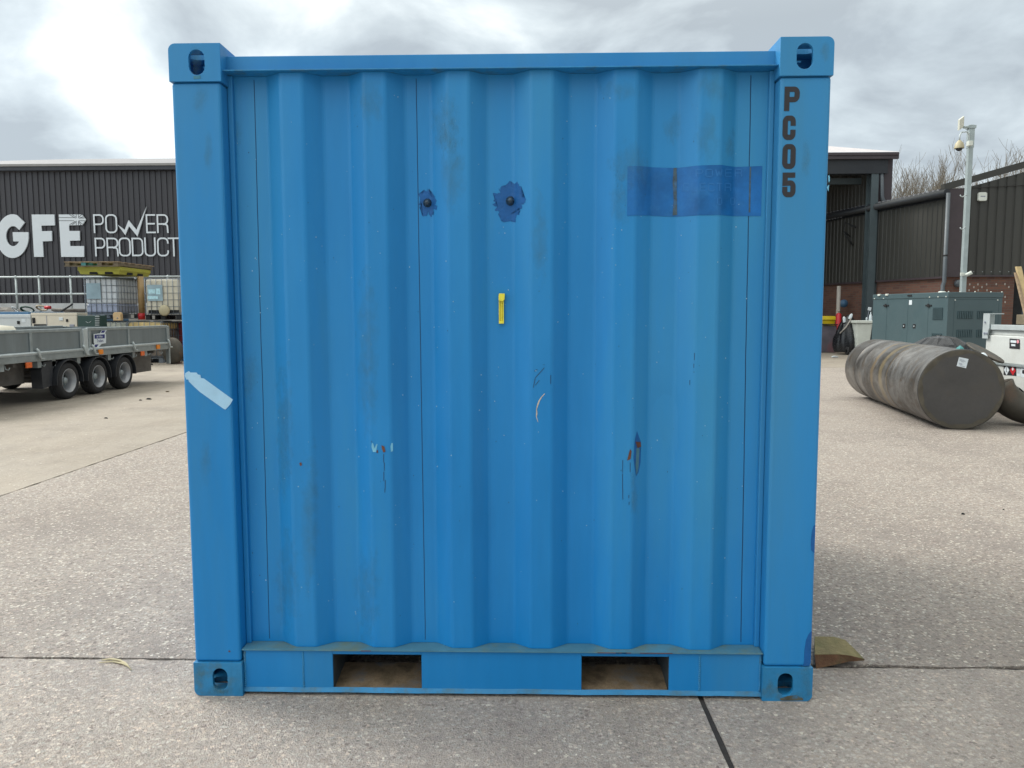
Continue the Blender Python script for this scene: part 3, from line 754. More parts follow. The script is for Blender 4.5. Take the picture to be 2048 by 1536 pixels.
# pale flecks
fl = []
for k in range(210):
    x = random.uniform(470, 1500); y = random.uniform(190, 1270) if random.random() < .6 else random.uniform(400, 900); s_ = random.uniform(.5, 1.25)
    if 1240 < x < 1530 and 320 < y < 440 and random.random() < .5: continue
    fl.append([(x-s_, y), (x, y-s_*1.2), (x+s_, y), (x, y+s_*1.2)])
decal('paint_fleck', mat('pale_fleck', (.35, .55, .68), .5), fl, lift=.0014, kind='stuff')
fl = []
for k in range(70):
    x = random.uniform(470, 1500); y = random.uniform(190, 1270); s_ = random.uniform(.7, 1.6)
    fl.append([(x-s_*.6, y), (x, y-s_*1.2), (x+s_*.6, y), (x, y+s_*1.2)])
decal('paint_fleck', mat('dark_fleck', (.012, .07, .15), .6), fl, lift=.0014, kind='stuff')
# algae stains: real discolouration with shapes of their own
def stainmat():
    m = bpy.data.materials.new('algae_stain'); m.use_nodes = True; t = m.node_tree; n = t.nodes; l = t.links; b = n['Principled BSDF']
    tc = n.new('ShaderNodeTexCoord'); mp = n.new('ShaderNodeMapping'); mp.inputs['Scale'].default_value = (1, 1, .55); l.new(tc.outputs['Object'], mp.inputs[0])
    nz = n.new('ShaderNodeTexNoise'); nz.inputs['Scale'].default_value = 34; nz.inputs['Detail'].default_value = 8; nz.inputs['Roughness'].default_value = .75; l.new(mp.outputs[0], nz.inputs[0])
    at = n.new('ShaderNodeAttribute'); at.attribute_name = 'fade'
    ad = n.new('ShaderNodeMath'); ad.operation = 'MULTIPLY_ADD'; l.new(at.outputs['Fac'], ad.inputs[0]); ad.inputs[1].default_value = .34; l.new(nz.outputs[0], ad.inputs[2])
    mr = n.new('ShaderNodeMapRange'); mr.inputs[1].default_value = .60; mr.inputs[2].default_value = .95; mr.inputs[3].default_value = 0; mr.inputs[4].default_value = .22; l.new(ad.outputs[0], mr.inputs[0])
    b.inputs['Base Color'].default_value = (.10, .20, .17, 1); b.inputs['Roughness'].default_value = .75
    tr = n.new('ShaderNodeBsdfTransparent'); mx = n.new('ShaderNodeMixShader'); l.new(mr.outputs[0], mx.inputs[0]); l.new(tr.outputs[0], mx.inputs[1]); l.new(b.outputs[0], mx.inputs[2])
    l.new(mx.outputs[0], n['Material Output'].inputs[0]); return m
M['stain'] = stainmat()
def stain(cx_, cy_, rx, ry):
    bm = bmesh.new(); lay = bm.verts.layers.float.new('fade'); K = 9
    def P(i, j):
        u = -1+2*i/K; v = -1+2*j/K; x, z = px2xz(cx_+u*rx, cy_+v*ry)
        w = bm.verts.new((x, gsurf(x, z)-.0016, z)); w[lay] = max(0, 1-math.hypot(u, v)**1.5); return w
    gr = [[P(i, j) for i in range(K+1)] for j in range(K+1)]
    for j in range(K):
        for i in range(K): bm.faces.new((gr[j][i], gr[j+1][i], gr[j+1][i+1], gr[j][i+1]))
    for f in bm.faces:
        f.normal_update()
        if f.normal.y > 0: f.normal_flip()
    for xk in XS:
        bmesh.ops.bisect_plane(bm, geom=bm.verts[:]+bm.edges[:]+bm.faces[:], plane_co=(xk, 0, 0), plane_no=(1, 0, 0), dist=1e-6)
    for v in bm.verts: v.co.y = gsurf(v.co.x, v.co.z)-.0016
    me = bpy.data.meshes.new('algae_stain'); bm.to_mesh(me); bm.free(); me.materials.append(M['stain'])
    o = bpy.data.objects.new('algae_stain', me); COL.objects.link(o); o.parent = panel; ORG[o] = Vector()
for a in ((472, 270, 16, 50), (738, 200, 40, 60), (905, 340, 34, 120), (1345, 255, 22, 45), (1412, 268, 30, 60), (1425, 175, 45, 40), (1260, 330, 55, 60), (1240, 400, 26, 70), (1462, 290, 14, 42), (1240, 180, 50, 30), (735, 700, 30, 220), (570, 860, 22, 200), (575, 1160, 30, 130), (735, 1190, 34, 130), (1268, 990, 12, 60), (620, 1050, 25, 200), (890, 250, 40, 90), (500, 760, 22, 60), (1080, 480, 22, 120)):
    stain(*a)
# yellow clip fixed on the panel
yc = MB(); x0, z0 = px2xz(998, 646); x1, z1 = px2xz(1010, 587); yb = gsurf((x0+x1)/2, (z0+z1)/2)
w_ = .0165
for xo in (0, .0068, .0136): yc.box(x0+xo, x0+xo+.0032, yb-.010, yb-.001, z0, z1-.004)
yc.box(x0, x0+.0168, yb-.0045, yb-.001, z0+.001, z1-.006)
yc.box(x0, x0+.0168, yb-.011, yb-.001, z0-.002, z0+.006)
yc.prism([(0, .004), (.014, 0), (.020, .006), (.021, .026), (.002, .027), (0, .018)], (x0-.0005, yb-.002, z1-.027), (1, 0, 0), (0, 0, 1), (0, -.016, 0))
clip = yc.build('plastic_clip', M['yellow'], None, bevel=.0008, loc=(x0, yb, z0)); tag(clip, 'small bright yellow plastic clip on the blue corrugated panel', 'clip')

# top end rail with lip
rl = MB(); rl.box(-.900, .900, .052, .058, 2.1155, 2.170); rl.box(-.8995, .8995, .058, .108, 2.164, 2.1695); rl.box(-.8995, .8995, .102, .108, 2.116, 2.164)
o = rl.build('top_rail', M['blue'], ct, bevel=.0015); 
rl = MB(); rl.box(-.899, .899, .012, .108, 2.1115, 2.1153); rl.build('rail_lip', M['blue_worn_shade'], o, bevel=.0008)  # darker paint tone stands in for the shade under the lip
# bottom end rail with fork pockets
PK = [(-.584, -.2745), (.2805, .581)]
rb = MB()
xs_ = [-.8965, PK[0][0], PK[0][1], PK[1][0], PK[1][1], .8965]
for a, b in ((0, 1), (2, 3), (4, 5)): rb.box(xs_[a], xs_[b], .018, .024, .024, .1605)
for a, b in PK: rb.box(a, b, .018, .024, .146, .1605)
rbo = rb.build('bottom_rail', M['blue'], ct, bevel=.002)
lp = MB(); secs = []; NS = 90
for k in range(NS+1):
    x = -.8965+1.793*k/NS; w1 = .0022*noise.noise(Vector((x*5, 1, 0)))+.0012*noise.noise(Vector((x*19, 2, 0))); w2 = .003*noise.noise(Vector((x*4, 7, 0)))
    secs.append([(x, .010+w2, .012+w1), (x, .0188, .027+w1), (x, .026, .0145), (x, .10, .0145), (x, .10, .010), (x, .014+w2, .0095+w1)])
lp.add([p for s_ in secs for p in s_], [(6*k+j, 6*k+(j+1) % 6, 6*k+6+(j+1) % 6, 6*k+6+j) for k in range(NS) for j in range(6)]+[(0, 5, 4, 3, 2, 1), tuple(6*NS+j for j in range(6))]); lp.build('rail_foot', M['blue_worn_shade'], rbo)
lp = MB(); lp.box(-.899, .899, .0085, .080, .1612, .1652); lp.build('rail_lip', M['blue_grimy'], rbo, bevel=.0008)
rr_ = MB()
for (a, b) in ((1195, 1262), (1243, 1253), (722, 742), (1232, 1238), (1280, 1345)):
    xa = PY(a, 1303, .0085).x; xb = PY(b, 1303, .0085).x; rr_.box(xa, xb, .0078, .0084, .1618, .1648)
for o in rr_.build_each('rust_mark', M['rust'], rbo): o['label'] = 'red rust along the edge of the lip'
def weld(mb, p0, p1, r, step=.007):
    p0, p1 = Vector(p0), Vector(p1); n = int((p1-p0).length/step)
    for k in range(n):
        c = p0.lerp(p1, k/n)+Vector((random.uniform(-.001, .001), 0, 0)); mb.lathe(c, (0, -1, 0), [(r, -.001), (r*.8, .002), (r*.3, .0035), (0, .0037)], 6)
for wx_ in (-.688, .686, -.893, .893):
    wb = MB(); weld(wb, (wx_, .0185, .03), (wx_, .0185, .158), .0052); wb.build('weld_bead', M['blue_worn_shade'], rbo)
for a, b in PK:     # fork pockets: rusty floor plate, sides, dark tunnel
    q = MB(); q.box(a-.004, a, .024, CL-.03, .014, .150); q.box(b, b+.004, .024, CL-.03, .014, .150); q.box(a, b, .024, CL-.03, .1465, .150)
    q.build('pocket_side', M['pocket'], rbo)
    q = MB(); q.add([(a, .026, .0148), (b, .026, .0148), (b, .19, .037), (a, .19, .037), (a, .19, .010), (b, .19, .010)], [(0, 1, 2, 3), (3, 2, 5, 4)]); 
    q.build('pocket_floor', M['scrape'], rbo)
    q = MB(); q.box(a, b, .42, .43, .012, .146); q.build('pocket_back', M['dark'], rbo)
# side walls, roof, floor, far end
def corr(mb, p0, p1, z0, z1, n, dep, flip):
    p0, p1 = Vector(p0), Vector(p1); d = (p1-p0)/n; nr = Vector((d.y, -d.x, 0)).normalized()*dep*(1 if flip else -1); pts = []
    for k in range(n):
        b = p0+d*k; pts += [b, b+d*.25, b+d*.45+nr, b+d*.8+nr]
    pts.append(p1); m_ = len(pts)
    mb.add([Vector((p.x, p.y, z)) for z in (z0, z1) for p in pts], [(i, i+1, m_+i+1, m_+i) for i in range(m_-1)])
for sx in (-1, 1):
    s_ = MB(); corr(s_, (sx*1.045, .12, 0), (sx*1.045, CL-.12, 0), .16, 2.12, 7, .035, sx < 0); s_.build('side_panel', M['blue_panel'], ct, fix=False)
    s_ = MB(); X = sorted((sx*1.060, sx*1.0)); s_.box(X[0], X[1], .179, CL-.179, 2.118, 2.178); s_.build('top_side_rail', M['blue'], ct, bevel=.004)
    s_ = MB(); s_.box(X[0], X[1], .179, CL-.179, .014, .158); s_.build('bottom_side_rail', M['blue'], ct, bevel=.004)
s_ = MB(); corr(s_, (-.9, CL-.03, 0), (.9, CL-.03, 0), .16, 2.12, 6, .035, True); s_.build('rear_panel', M['blue_panel'], ct, fix=False)
s_ = MB(); s_.box(-.9, .9, CL-.10, CL-.03, 2.12, 2.17); s_.box(-.9, .9, CL-.10, CL-.02, .02, .158); s_.build('rear_rail', M['blue'], ct, bevel=.003)
s_ = MB(); s_.box(-.999, .999, .109, CL-.11, 2.150, 2.156); s_.build('roof', M['blue'], ct)
s_ = MB(); s_.box(-.995, .995, .44, CL-.1, .152, .160); s_.build('floor', M['dark'], ct)
# lettering down the right post
lt = MB()
for i, (ch, ya, yb_, xa, xb) in enumerate((('P', 173, 222, 1568, 1600), ('C', 231, 280, 1564.5, 1592), ('0', 288, 338, 1564, 1592), ('5', 345, 394.5, 1564, 1592))):
    a = PY(xa, yb_, .007); b = PY(xb, ya, .007)
    put_glyph(lt, ch, 0, 0, b.x-a.x, b.z-a.z, .0165, (a.x, .0071, a.z), (1, 0, 0), (0, 0, 1), (0, -.0005, 0), q=.32)
lt.build('lettering', M['black'], ct, fix=True)['label'] = 'black characters PC05 running down the right corner post'
STL = []
def flat_patch(name, m, pts, y, parent=ct, lim=None, label=None):
    q = MB(); pp = [PY(px_, py_, y) for px_, py_ in pts]
    P_ = []
    n_ = len(pp)
    for i in range(n_):
        p, p2 = pp[i], pp[(i+1) % n_]
        for k in range(5):
            c = p.lerp(p2, k/5); j = .0022*noise.noise(Vector((c.x*160, c.z*160, 3)))+.003*noise.noise(Vector((c.x*50, c.z*50, 8)))
            P_.append((c.x+j, c.z+j*.8))
    q.prism(P_, (0, y, 0), (1, 0, 0), (0, 0, 1), (0, -.0006, 0)); o = q.build(name, m, parent)
    if label: o['label'] = label
    return o
M['grime_brown'] = mat('brown_grime', (.085, .085, .062), .8, var=.35, scale=30, grime=(.03, .16, .30), gamt=1., gscale=45)
M['blue_green'] = mat('green_tinged_paint', (.03, .19, .30), .6, var=.2, scale=25, grime=(.09, .15, .12), gamt=.9, gscale=28)
flat_patch('rust_mark', M['grime_brown'], [(1560, 1397), (1575, 1392), (1592, 1390), (1606, 1397), (1606, 1401), (1560, 1401)], -.0003, label='rusty scuff along the bottom of the casting')
for s_ in ((1650, 105, 14, 30), (1612, 1360, 14, 40), (1600, 1392, 30, 12), (436, 1380, 34, 15), (436, 1382, 24, 12), (445, 1384, 20, 8), (400, 1350, 14, 36), (392, 120, 16, 40), (1540, 1375, 12, 26)): STL.append(s_)
flat_patch('algae_mark', M['blue_green'], [(388, 152), (400, 150), (402, 157), (388, 158)], -.0003)
def flat_stain(cx_, cy_, rx, ry, y=.0072):
    bm = bmesh.new(); lay = bm.verts.layers.float.new('fade'); K = 9; gr = []
    for j in range(K+1):
        row = []
        for i in range(K+1):
            u = -1+2*i/K; v = -1+2*j/K; p = PY(cx_+u*rx, cy_+v*ry, y); w = bm.verts.new((p.x, y, p.z)); w[lay] = max(0, 1-math.hypot(u, v)**1.5); row.append(w)
        gr.append(row)
    for j in range(K):
        for i in range(K): bm.faces.new((gr[j][i], gr[j+1][i], gr[j+1][i+1], gr[j][i+1]))
    me = bpy.data.meshes.new('algae_stain'); bm.to_mesh(me); bm.free(); me.materials.append(M['stain'])
    o = bpy.data.objects.new('algae_stain', me); COL.objects.link(o); o.parent = ct; ORG[o] = Vector()
for s_ in ((400, 195, 22, 40), (418, 305, 12, 50), (412, 930, 18, 60), (1612, 320, 12, 50)): flat_stain(*s_)
for s_ in STL: flat_stain(*s_, y=-.0008)
for c_ in ([(1656, 352), (1658.5, 350), (1658.5, 362), (1656.5, 366)], [(1655, 372), (1657.5, 370), (1657, 384), (1655, 380)]): flat_patch('paint_chip', M['skyblue'], c_, .0072)
flat_patch('rust_mark', M['rust'], [(458, 1300), (461, 1302), (460, 1305), (457, 1303)], .0072)
# tape
tp = MB(); pts = [(370, 752), (371, 746), (378, 742), (381, 745), (393, 745), (396, 749), (401, 750), (402, 756), (408, 757), (466, 799), (461, 808), (456, 814), (451, 819), (448, 818), (400, 784), (388, 773), (378, 763), (377, 759), (373, 759)]
pp = [PY(x, y, .007) for x, y in pts]
tp.prism([(p.x, p.z) for p in pp], (0, .0071, 0), (1, 0, 0), (0, 0, 1), (0, -.0012, 0)); t_ = tp.build('tape_strip', M['tape'], ct); t_['label'] = 'pale blue tape stuck slanting across the left post'
# dark blue runs on the right post
for poly, lb in (([(1627, 1052), (1632, 1050), (1631.6, 1082), (1631, 1106), (1626, 1104), (1622, 1100), (1622, 1080), (1624, 1062)], 'dark blue paint patch on right post edge'),
             ([(1628, 1262), (1618, 1267), (1612, 1280), (1609, 1300), (1608, 1322), (1606, 1332), (1618, 1332), (1622, 1325), (1626.5, 1320)], 'dark blue paint run low on the right post')):
    q = MB(); pp = [PY(x, y, .007) for x, y in poly]
    q.prism([(min(p.x, 1.0605), max(p.z, .1225)) for p in pp], (0, .0071, 0), (1, 0, 0), (0, 0, 1), (0, -.0007, 0)); q.build('paint_dab', M['navy'], ct)['label'] = lb

# ------------------------------------------------------------------ wedge
A_ = GR(1634, 1337); 
wz = .036
def WP(px, py, z): 
    p = GR(px, py, z); return p
wg = MB()
ft = [WP(1629, 1309, .050), WP(1678, 1308.5, .050), WP(1700, 1311, .046), WP(1729, 1318, .033)]
bt = [WP(1629, 1272, .050), WP(1668, 1273, .050), WP(1690, 1279, .048), WP(1712, 1300, .040)]
fbm = [WP(1632, 1337, .0), WP(1672, 1329, .012), WP(1697, 1323, .020), WP(1728, 1321, .027)]
bbm = [Vector((b.x, b.y, a.z)) for a, b in zip(fbm, bt)]
vs = ft+bt+fbm+bbm; fs = []
for i in range(3):
    fs += [(8+i, 9+i, 13+i, 12+i), (4+i, 5+i, 13+i, 12+i)]
fs += [(0, 4, 12, 8), (3, 7, 15, 11)]
wroot = thing('wooden_wedge', 'green brown mossy wedge jutting from beneath the container right side', 'wedge', (ft[0].x, ft[0].y, 0))
wg.add(vs, fs+[(i, i+1, 5+i, 4+i) for i in range(3)]); o = wg.build('wedge_body', M['wedge_top'], wroot, bevel=.002)
wg = MB(); sv = [v-Vector((0, .0012, 0)) for v in ft+fbm]; wg.add(sv, [(i, i+1, 5+i, 4+i) for i in range(3)]); wg.build('split_face', M['wedge_side'], wroot)
# stalk
st = MB(); st.tube([GR(x, y, .006) for x, y in ((204, 1320), (222, 1318), (240, 1321), (253, 1328), (263, 1340))], [.002, .0045, .005, .004, .0015], 6)
st.tube([GR(x, y, .005) for x, y in ((198, 1325), (225, 1323), (245, 1327), (258, 1334))], [.0015, .003, .003, .001], 6)
tag(st.build('dry_stalk', M['stalk'], loc=GR(240, 1325)), 'curved dry pale stalk lying in the joint left of the container', 'stalk')
for i, (px_, py_, w, m, lb) in enumerate(((281, 801, .05, 'dark', 'dark scrap on smooth concrete beyond the stalk'), (298, 799, .09, 'dark', 'thin dark twig on the concrete near the trailer'), (212, 837, .05, 'dark', 'tiny dark crumb on the concrete below the trailer wheels'), (335, 784, .07, 'wood_dk', 'small dark fragment close to the left container post'), (1670, 715, .22, 'paper', 'crumpled white litter on the ground by the tank far end'), (2007, 1020, .012, 'dark', 'dark chip on rough concrete near right picture edge'), (1926, 1029, .025, 'dark', 'flat dark shred on the rough concrete right of container'))):
    p = GR(px_, py_); q = MB()
    q.lathe((p.x, p.y, 0), (.1, .1, 1), [(0, 0), (w*.5, .0), (w*.38, w*.16+.004), (w*.12, w*.2+.006), (0, w*.2+.006)], 7, False)
    for v in q.v: v.x = p.x+(v.x-p.x)*1.1; v.y = p.y+(v.y-p.y)*.5+random.uniform(-.1, .1)*w
    tag(q.build('debris_scrap', M[m], loc=(p.x, p.y, 0)), lb, 'litter')
#@@PART2@@
# ================================================================== LEFT SIDE
# ---- warehouse with lettering
WY = 27.0
wh = thing('warehouse', 'dark ribbed metal warehouse carrying big white lettering, behind the handrail', 'building', (-16, WY, 0))
ze = 6.78; zb = 1.78; xl = -34.0; xr = 1.5
w = MB(); pitch_ = .2165; x = xl; pr = []
while x < xr:
    pr += [(x, WY), (x+.118, WY), (x+.135, WY+.03), (x+.2, WY+.03)]; x += pitch_
n = len(pr)
w.add([Vector((p[0], p[1], z)) for z in (zb, ze) for p in pr], [(i, i+1, n+i+1, n+i) for i in range(n-1)])
w.build('cladding', M['clad_l'], wh, fix=False)
w = MB(); w.box(xl, xr, WY-.03, WY+.2, 0, zb); w.build('plinth', M['render'], wh)
w = MB(); w.box(xl, xr, WY-.22, WY+.02, 6.79, 6.93); w.build('gutter', M['trim_dk'], wh)
w = MB(); w.box(xl, xr+.2, WY-.26, WY+.02, 6.935, 7.02); w.build('eave_trim', M['roof_edge'], wh)
h0 = PY(130, 318, 35).x
w = MB(); w.add([(xl, WY-.2, 7.03), (xr+.2, WY-.2, 7.03), (xr+.2, 35, 8.84), (h0, 35, 8.84), (xl, 35, 8.4), (xl, 46, 7.0), (xr+.2, 46, 7.0), (-26.4, WY-.2, 7.03)],
   [(7, 1, 2, 3), (3, 2, 6, 5), (7, 3, 5, 0)]); w.build('roof', M['roof'], wh, fix=False)
w = MB(); w.box(xr-.1, xr, WY+.2, 46, 0, 7.0); w.box(xl, xr-.1, 45.8, 46, 0, 7.0); w.build('side_wall', M['clad_l'], wh)
YS = WY-.06
def LP(cx_, cy_): p = PY(cx_/5.389, 300+cy_/5.389, YS); return (p.x, p.z)
def sign_poly(mb, pts): mb.prism([LP(*p) for p in pts], (0, YS, 0), (1, 0, 0), (0, 0, 1), (0, .05, 0))
def ell(cx_, cy_, rx, ry, a0, a1, k=22): return [(cx_+rx*math.cos(R(a0+(a1-a0)*i/k)), cy_-ry*math.sin(R(a0+(a1-a0)*i/k))) for i in range(k+1)]
for nm, pts in (('G', ell(140, 928, 172, 236, 42, 352, 34)[:0]+[(205, 862), (265, 782)]+ell(135, 928, 172, 236, 48, 355, 34)[3:]+[(305, 885), (135, 885), (143, 985), (205, 985)]+ell(140, 928, 76, 108, -32, -300, 24)[:]),
                ('F', [(340, 695), (585, 695), (590, 812), (445, 815), (449, 875), (556, 872), (560, 980), (459, 985), (468, 1152), (367, 1152)]),
                ('E', [(632, 695), (880, 695), (925, 750), (887, 808), (742, 812), (745, 872), (858, 872), (860, 975), (752, 978), (755, 1035), (905, 1035), (905, 1152), (660, 1152)])):
    q = MB(); sign_poly(q, pts); q.build('sign_letter', M['white'], wh)
fl_ = MB()
def sline(a, b, t=5):
    a, b = Vector(LP(*a)), Vector(LP(*b)); ribbon(fl_, [a, b], t/5.389*.0187, (0, YS-.004-.0003*len(fl_.v)/8, 0), (1, 0, 0), (0, 0, 1), (0, .002, 0))
for a in (((634, 727), (812, 729)), ((634, 762), (800, 762)), ((822, 697), (822, 733)), ((846, 697), (846, 733)), ((822, 762), (822, 808)), ((846, 762), (846, 808)), ((750, 697), (815, 735)), ((778, 697), (818, 722)), ((750, 806), (812, 768)), ((775, 808), (818, 775)),
          ((850, 722), (880, 697)), ((852, 735), (900, 718)), ((852, 770), (892, 800)), ((848, 778), (875, 808)), ((850, 733), (912, 733)), ((850, 762), (914, 762))): sline(*a)
fl_.build('flag_lines', M['trim_dk'], wh)
tk = 17/5.389*.0187
def thin(ch, x0_, x1_, y0_, y1_):
    a = LP(x0_, y1_); b = LP(x1_, y0_); q = MB()
    put_glyph(q, ch, 0, 0, b[0]-a[0], b[1]-a[1], tk, (a[0], YS, a[1]), (1, 0, 0), (0, 0, 1), (0, -.004, 0), q=.38)
    q.build('sign_letter', M['white'], wh)
for c in (('P', 1012, 1115, 692, 895), ('O', 1140, 1258, 692, 897), ('E', 1578, 1672, 692, 897), ('R', 1695, 1810, 692, 895),
          ('P', 1028, 1132, 945, 1147), ('R', 1155, 1272, 945, 1147), ('O', 1285, 1405, 943, 1147), ('D', 1425, 1540, 945, 1145), ('U', 1562, 1675, 943, 1147), ('C', 1698, 1815, 943, 1147), ('T', 1815, 1930, 943, 1147), ('S', 1950, 2060, 943, 1147)): thin(*c)
q = MB(); sign_poly(q, [(1268, 806), (1343, 862), (1385, 756), (1470, 862), (1578, 610), (1481, 932), (1390, 820), (1350, 917)]); q.build('bolt_letter', M['white'], wh)

# ---- loading platform, handrail, clutter
pf = thing('loading_platform', 'long grey concrete platform running along the warehouse foot', 'platform', (-18, 24, 0))
q = MB(); q.box(-34, -2, 23.6, 26.9, 0, 1.36); q.build('deck', M['concrete'], pf, bevel=.02)
hr = thing('handrail', 'pale galvanised two bar handrail in front of the lettered warehouse', 'handrail', (-18, 24.2, 1.36))
hx = [PY(px_, 600, 24.2).x for px_ in (-55, -2, 34, 80, 143)]
hx[0], hx[1] = hx[2]-2*(hx[3]-hx[2]), hx[2]-(hx[3]-hx[2])
ex = [hx[-1]+1.15*k for k in (1, 2, 3, 4, 5, 6)]; pre = [hx[0]-1.0*k for k in (1, 2, 3, 4, 5, 6)]
zt = PY(80, 554, 24.2).z; zm = PY(80, 588, 24.2).z
for x in pre+hx+ex:
    q = MB(); q.cyl((x, 24.2, 1.36), (x, 24.2, zt), .035, 8); q.lathe((x, 24.2, zt), (0, 0, 1), [(.001, -.06), (.055, -.03), (.055, .03), (.001, .06)], 8); q.lathe((x, 24.2, zm), (0, 0, 1), [(.001, -.06), (.055, -.03), (.055, .03), (.001, .06)], 8); q.build('post', M['galv_lt'], hr)
for z in (zt, zm): q = MB(); q.cyl((pre[-1], 24.2, z), (ex[-1], 24.2, z), .032, 8); q.build('rail', M['galv_lt'], hr)
# pipes and hoses lying on the platform front
def lay(name, pts, r, m, lb, cat, n=6, loc=None):
    q = MB(); q.tube(pts, r, n); return tag(q.build(name, M[m], loc=loc or pts[0]), lb, cat)
def pt(px_, py_, Y): return PY(px_, py_, Y)
Yc_ = 23.3
for i, (a, b, r, lb) in enumerate((((104, 619), (172, 621), .05, 'upper dark pipe of the bundle left of the white tank'), ((108, 624), (172, 627), .055, 'middle dark pipe of the bundle left of the white tank'), ((100, 629), (170, 631), .05, 'lowest dark pipe of the bundle left of the white tank'))):
    p0, p1 = pt(a[0], a[1], Yc_+.1*i), pt(b[0], b[1], Yc_+.1*i); tag(MB().cyl(p0, p1, r, 8).build('steel_pipe', M['chassis'], loc=p0), lb, 'pipe', 'dark pipes beside the white tank')
lay('bar', [pt(122, 623, 23.0), pt(145, 608, 23.0)], .035, 'plastic_dk', 'dark bar leaning up behind the cream generator', 'bar')
def coil(cx_, cy_, Y, rx, rz, r, m, lb, turns=2, name='cable_coil', cat='cable'):
    c = PY(cx_, cy_, Y); P_ = []
    for k in range(18*turns+1):
        a = 2*math.pi*k/18; P_.append(c+Vector((rx*math.cos(a)*(1-.1*k/18), -.12*math.sin(a)+.02*k/18, rz*math.sin(a)*(1-.12*k/18))))
    lay(name, P_, r, m, lb, cat, 5, c)
coil(54, 619, 20.2, .20, .09, .022, 'hose_gr', 'dark green hose coil lying above the white generator')
coil(83, 616, 20.0, .16, .075, .018, 'hose_cr', 'cream cable coil with a red plug above the cream generator')
coil(30, 619, 19.9, .055, .075, .016, 'paper', 'small white hook shaped loop above the white generator', 1, 'hook_loop', 'loop')
c = PY(95, 615, 19.9); q = MB(); q.cyl(c-Vector((.07, 0, 0)), c+Vector((.09, 0, 0)), .05, 10); tag(q.build('cable_plug', M['red'], loc=c), 'red plug at the end of the cream cable coil', 'plug')
# tarp heap left on platform
c = PY(8, 616, 23.2); q = MB(); q.lathe((c.x-.3, 23.4, 1.0), (0, 0, 1), [(1.0, 0), (.95, .3), (.7, .5), (.35, .58), (0, .6)], 14, False)
for v in q.v: v.x += .12*noise.noise(v*3); v.z += .08*noise.noise(v*4+Vector((5, 5, 5)))
tag(q.build('tarpaulin', M['chassis'], loc=(c.x, 23.4, 1.0)), 'grey brown tarpaulin heap at the left picture edge below the handrail', 'tarpaulin')
# supporting crates behind generators so that the coils rest on something
sb = MB(); sb.box(-15.2, -12.6, 19.6, 21.6, 0, PY(50, 624, 20.2).z-.02)
sb_ = thing('storage_box', 'low dark blue topped box behind the white and cream generators', 'box', (-13.9, 20.6, 0)); sb.build('body', M['steelblue'], sb_, bevel=.01)
sb = MB(); zz_ = PY(50, 624, 20.2).z; sb.box(-15.25, -12.55, 19.55, 21.65, zz_-.019, zz_+.0); sb.build('lid', M['trim_dk'], sb_)

# ---- generators behind the trailer
def boxgen(name, lb, x0, x1, y0, y1, h, m, lid=None):
    t = thing(name, lb, 'generator', ((x0+x1)/2, (y0+y1)/2, 0))
    MB().box(x0, x1, y0, y1, .12, h).build('enclosure', m, t, bevel=.012)
    MB().box(x0+.02, x1-.02, y0+.02, y1-.02, 0, .12).build('base_frame', M['plastic_dk'], t)
    return t
xa = PY(-60, 650, 16.5).x; xb = PY(62, 650, 16.5).x
z1_ = PY(30, 629, 16.5).z
t = boxgen('generator', 'white boxed generator with blue top strip at the left picture edge', xa, xb, 16.5, 18.2, z1_, M['gen_white'])
MB().box(xa+.03, xb-.12, 16.6, 18.1, z1_, z1_+.07).build('top_strip', M['steelblue'], t, bevel=.006)
MB().box(xa, xb, 16.49, 16.4995, z1_-.085, z1_-.078).build('panel_gap', M['print'], t)
p = PY(37, 645, 16.49); MB().box(p.x-.03, p.x+.03, 16.475, 16.495, p.z-.04, p.z+.04).build('latch', M['dark'], t, bevel=.004)
p = PY(47, 640, 16.49); MB().box(p.x-.05, p.x+.05, 16.493, 16.4995, p.z-.06, p.z+.03).build('notice', M['paper'], t)
xa2, xb2 = PY(64, 650, 16.5).x, PY(154.5, 650, 16.5).x; z2_ = PY(100, 626.5, 16.5).z
t = boxgen('generator', 'cream boxed generator between the white and the dark green one', xa2, xb2, 16.5, 16.95, z2_, M['gen_cream'])
MB().box(xa2-.01, xb2+.01, 16.49, 16.96, z2_-.05, z2_+.012).build('roof_cap', M['gen_cream'], t, bevel=.008)
for (cx_, cy_, w_, h_, nm, mm) in ((67.5, 641, .035, .07, 'latch', 'dark'), (134, 641, .025, .035, 'latch', 'dark'), (80.5, 652, .16, .045, 'handle_recess', 'dark'), (144, 652, .06, .04, 'vent_hood', 'print'), (122, 638, .05, .04, 'notice', 'paper')):
    p = PY(cx_, cy_, 16.49); MB().box(p.x-w_, p.x+w_, 16.478, 16.4995, p.z-h_, p.z+h_).build(nm, M[mm], t, bevel=.008)
p = PY(93, 640, 16.49); MB().box(p.x-.006, p.x+.006, 16.494, 16.4995, .2, z2_-.06).build('panel_gap', M['print'], t)
xa3, xb3 = PY(155.5, 650, 16.42).x, PY(200, 650, 16.42).x; z3_ = PY(180, 631, 16.42).z
t = boxgen('generator', 'dark green boxed generator with side louvres next to the lower tanks', xa3, xb3, 16.42, 16.75, z3_, M['gen_green'])
for k in range(6):
    p = PY(194.5, 633+k*4.3, 16.40); MB().box(p.x-.05, p.x+.05, 16.39, 16.4195, p.z-.012, p.z+.012).build('louvre', M['galv'], t)
for s_ in (-1, 1):
    p = PY(177+s_*3, 644, 16.41); MB().obox((p.x-.03, 16.405, p.z-.012*s_-.01), (.06, 0, .03*s_), (0, .01, 0), (0, 0, .016)).build('emblem_wing', M['galv'], t)

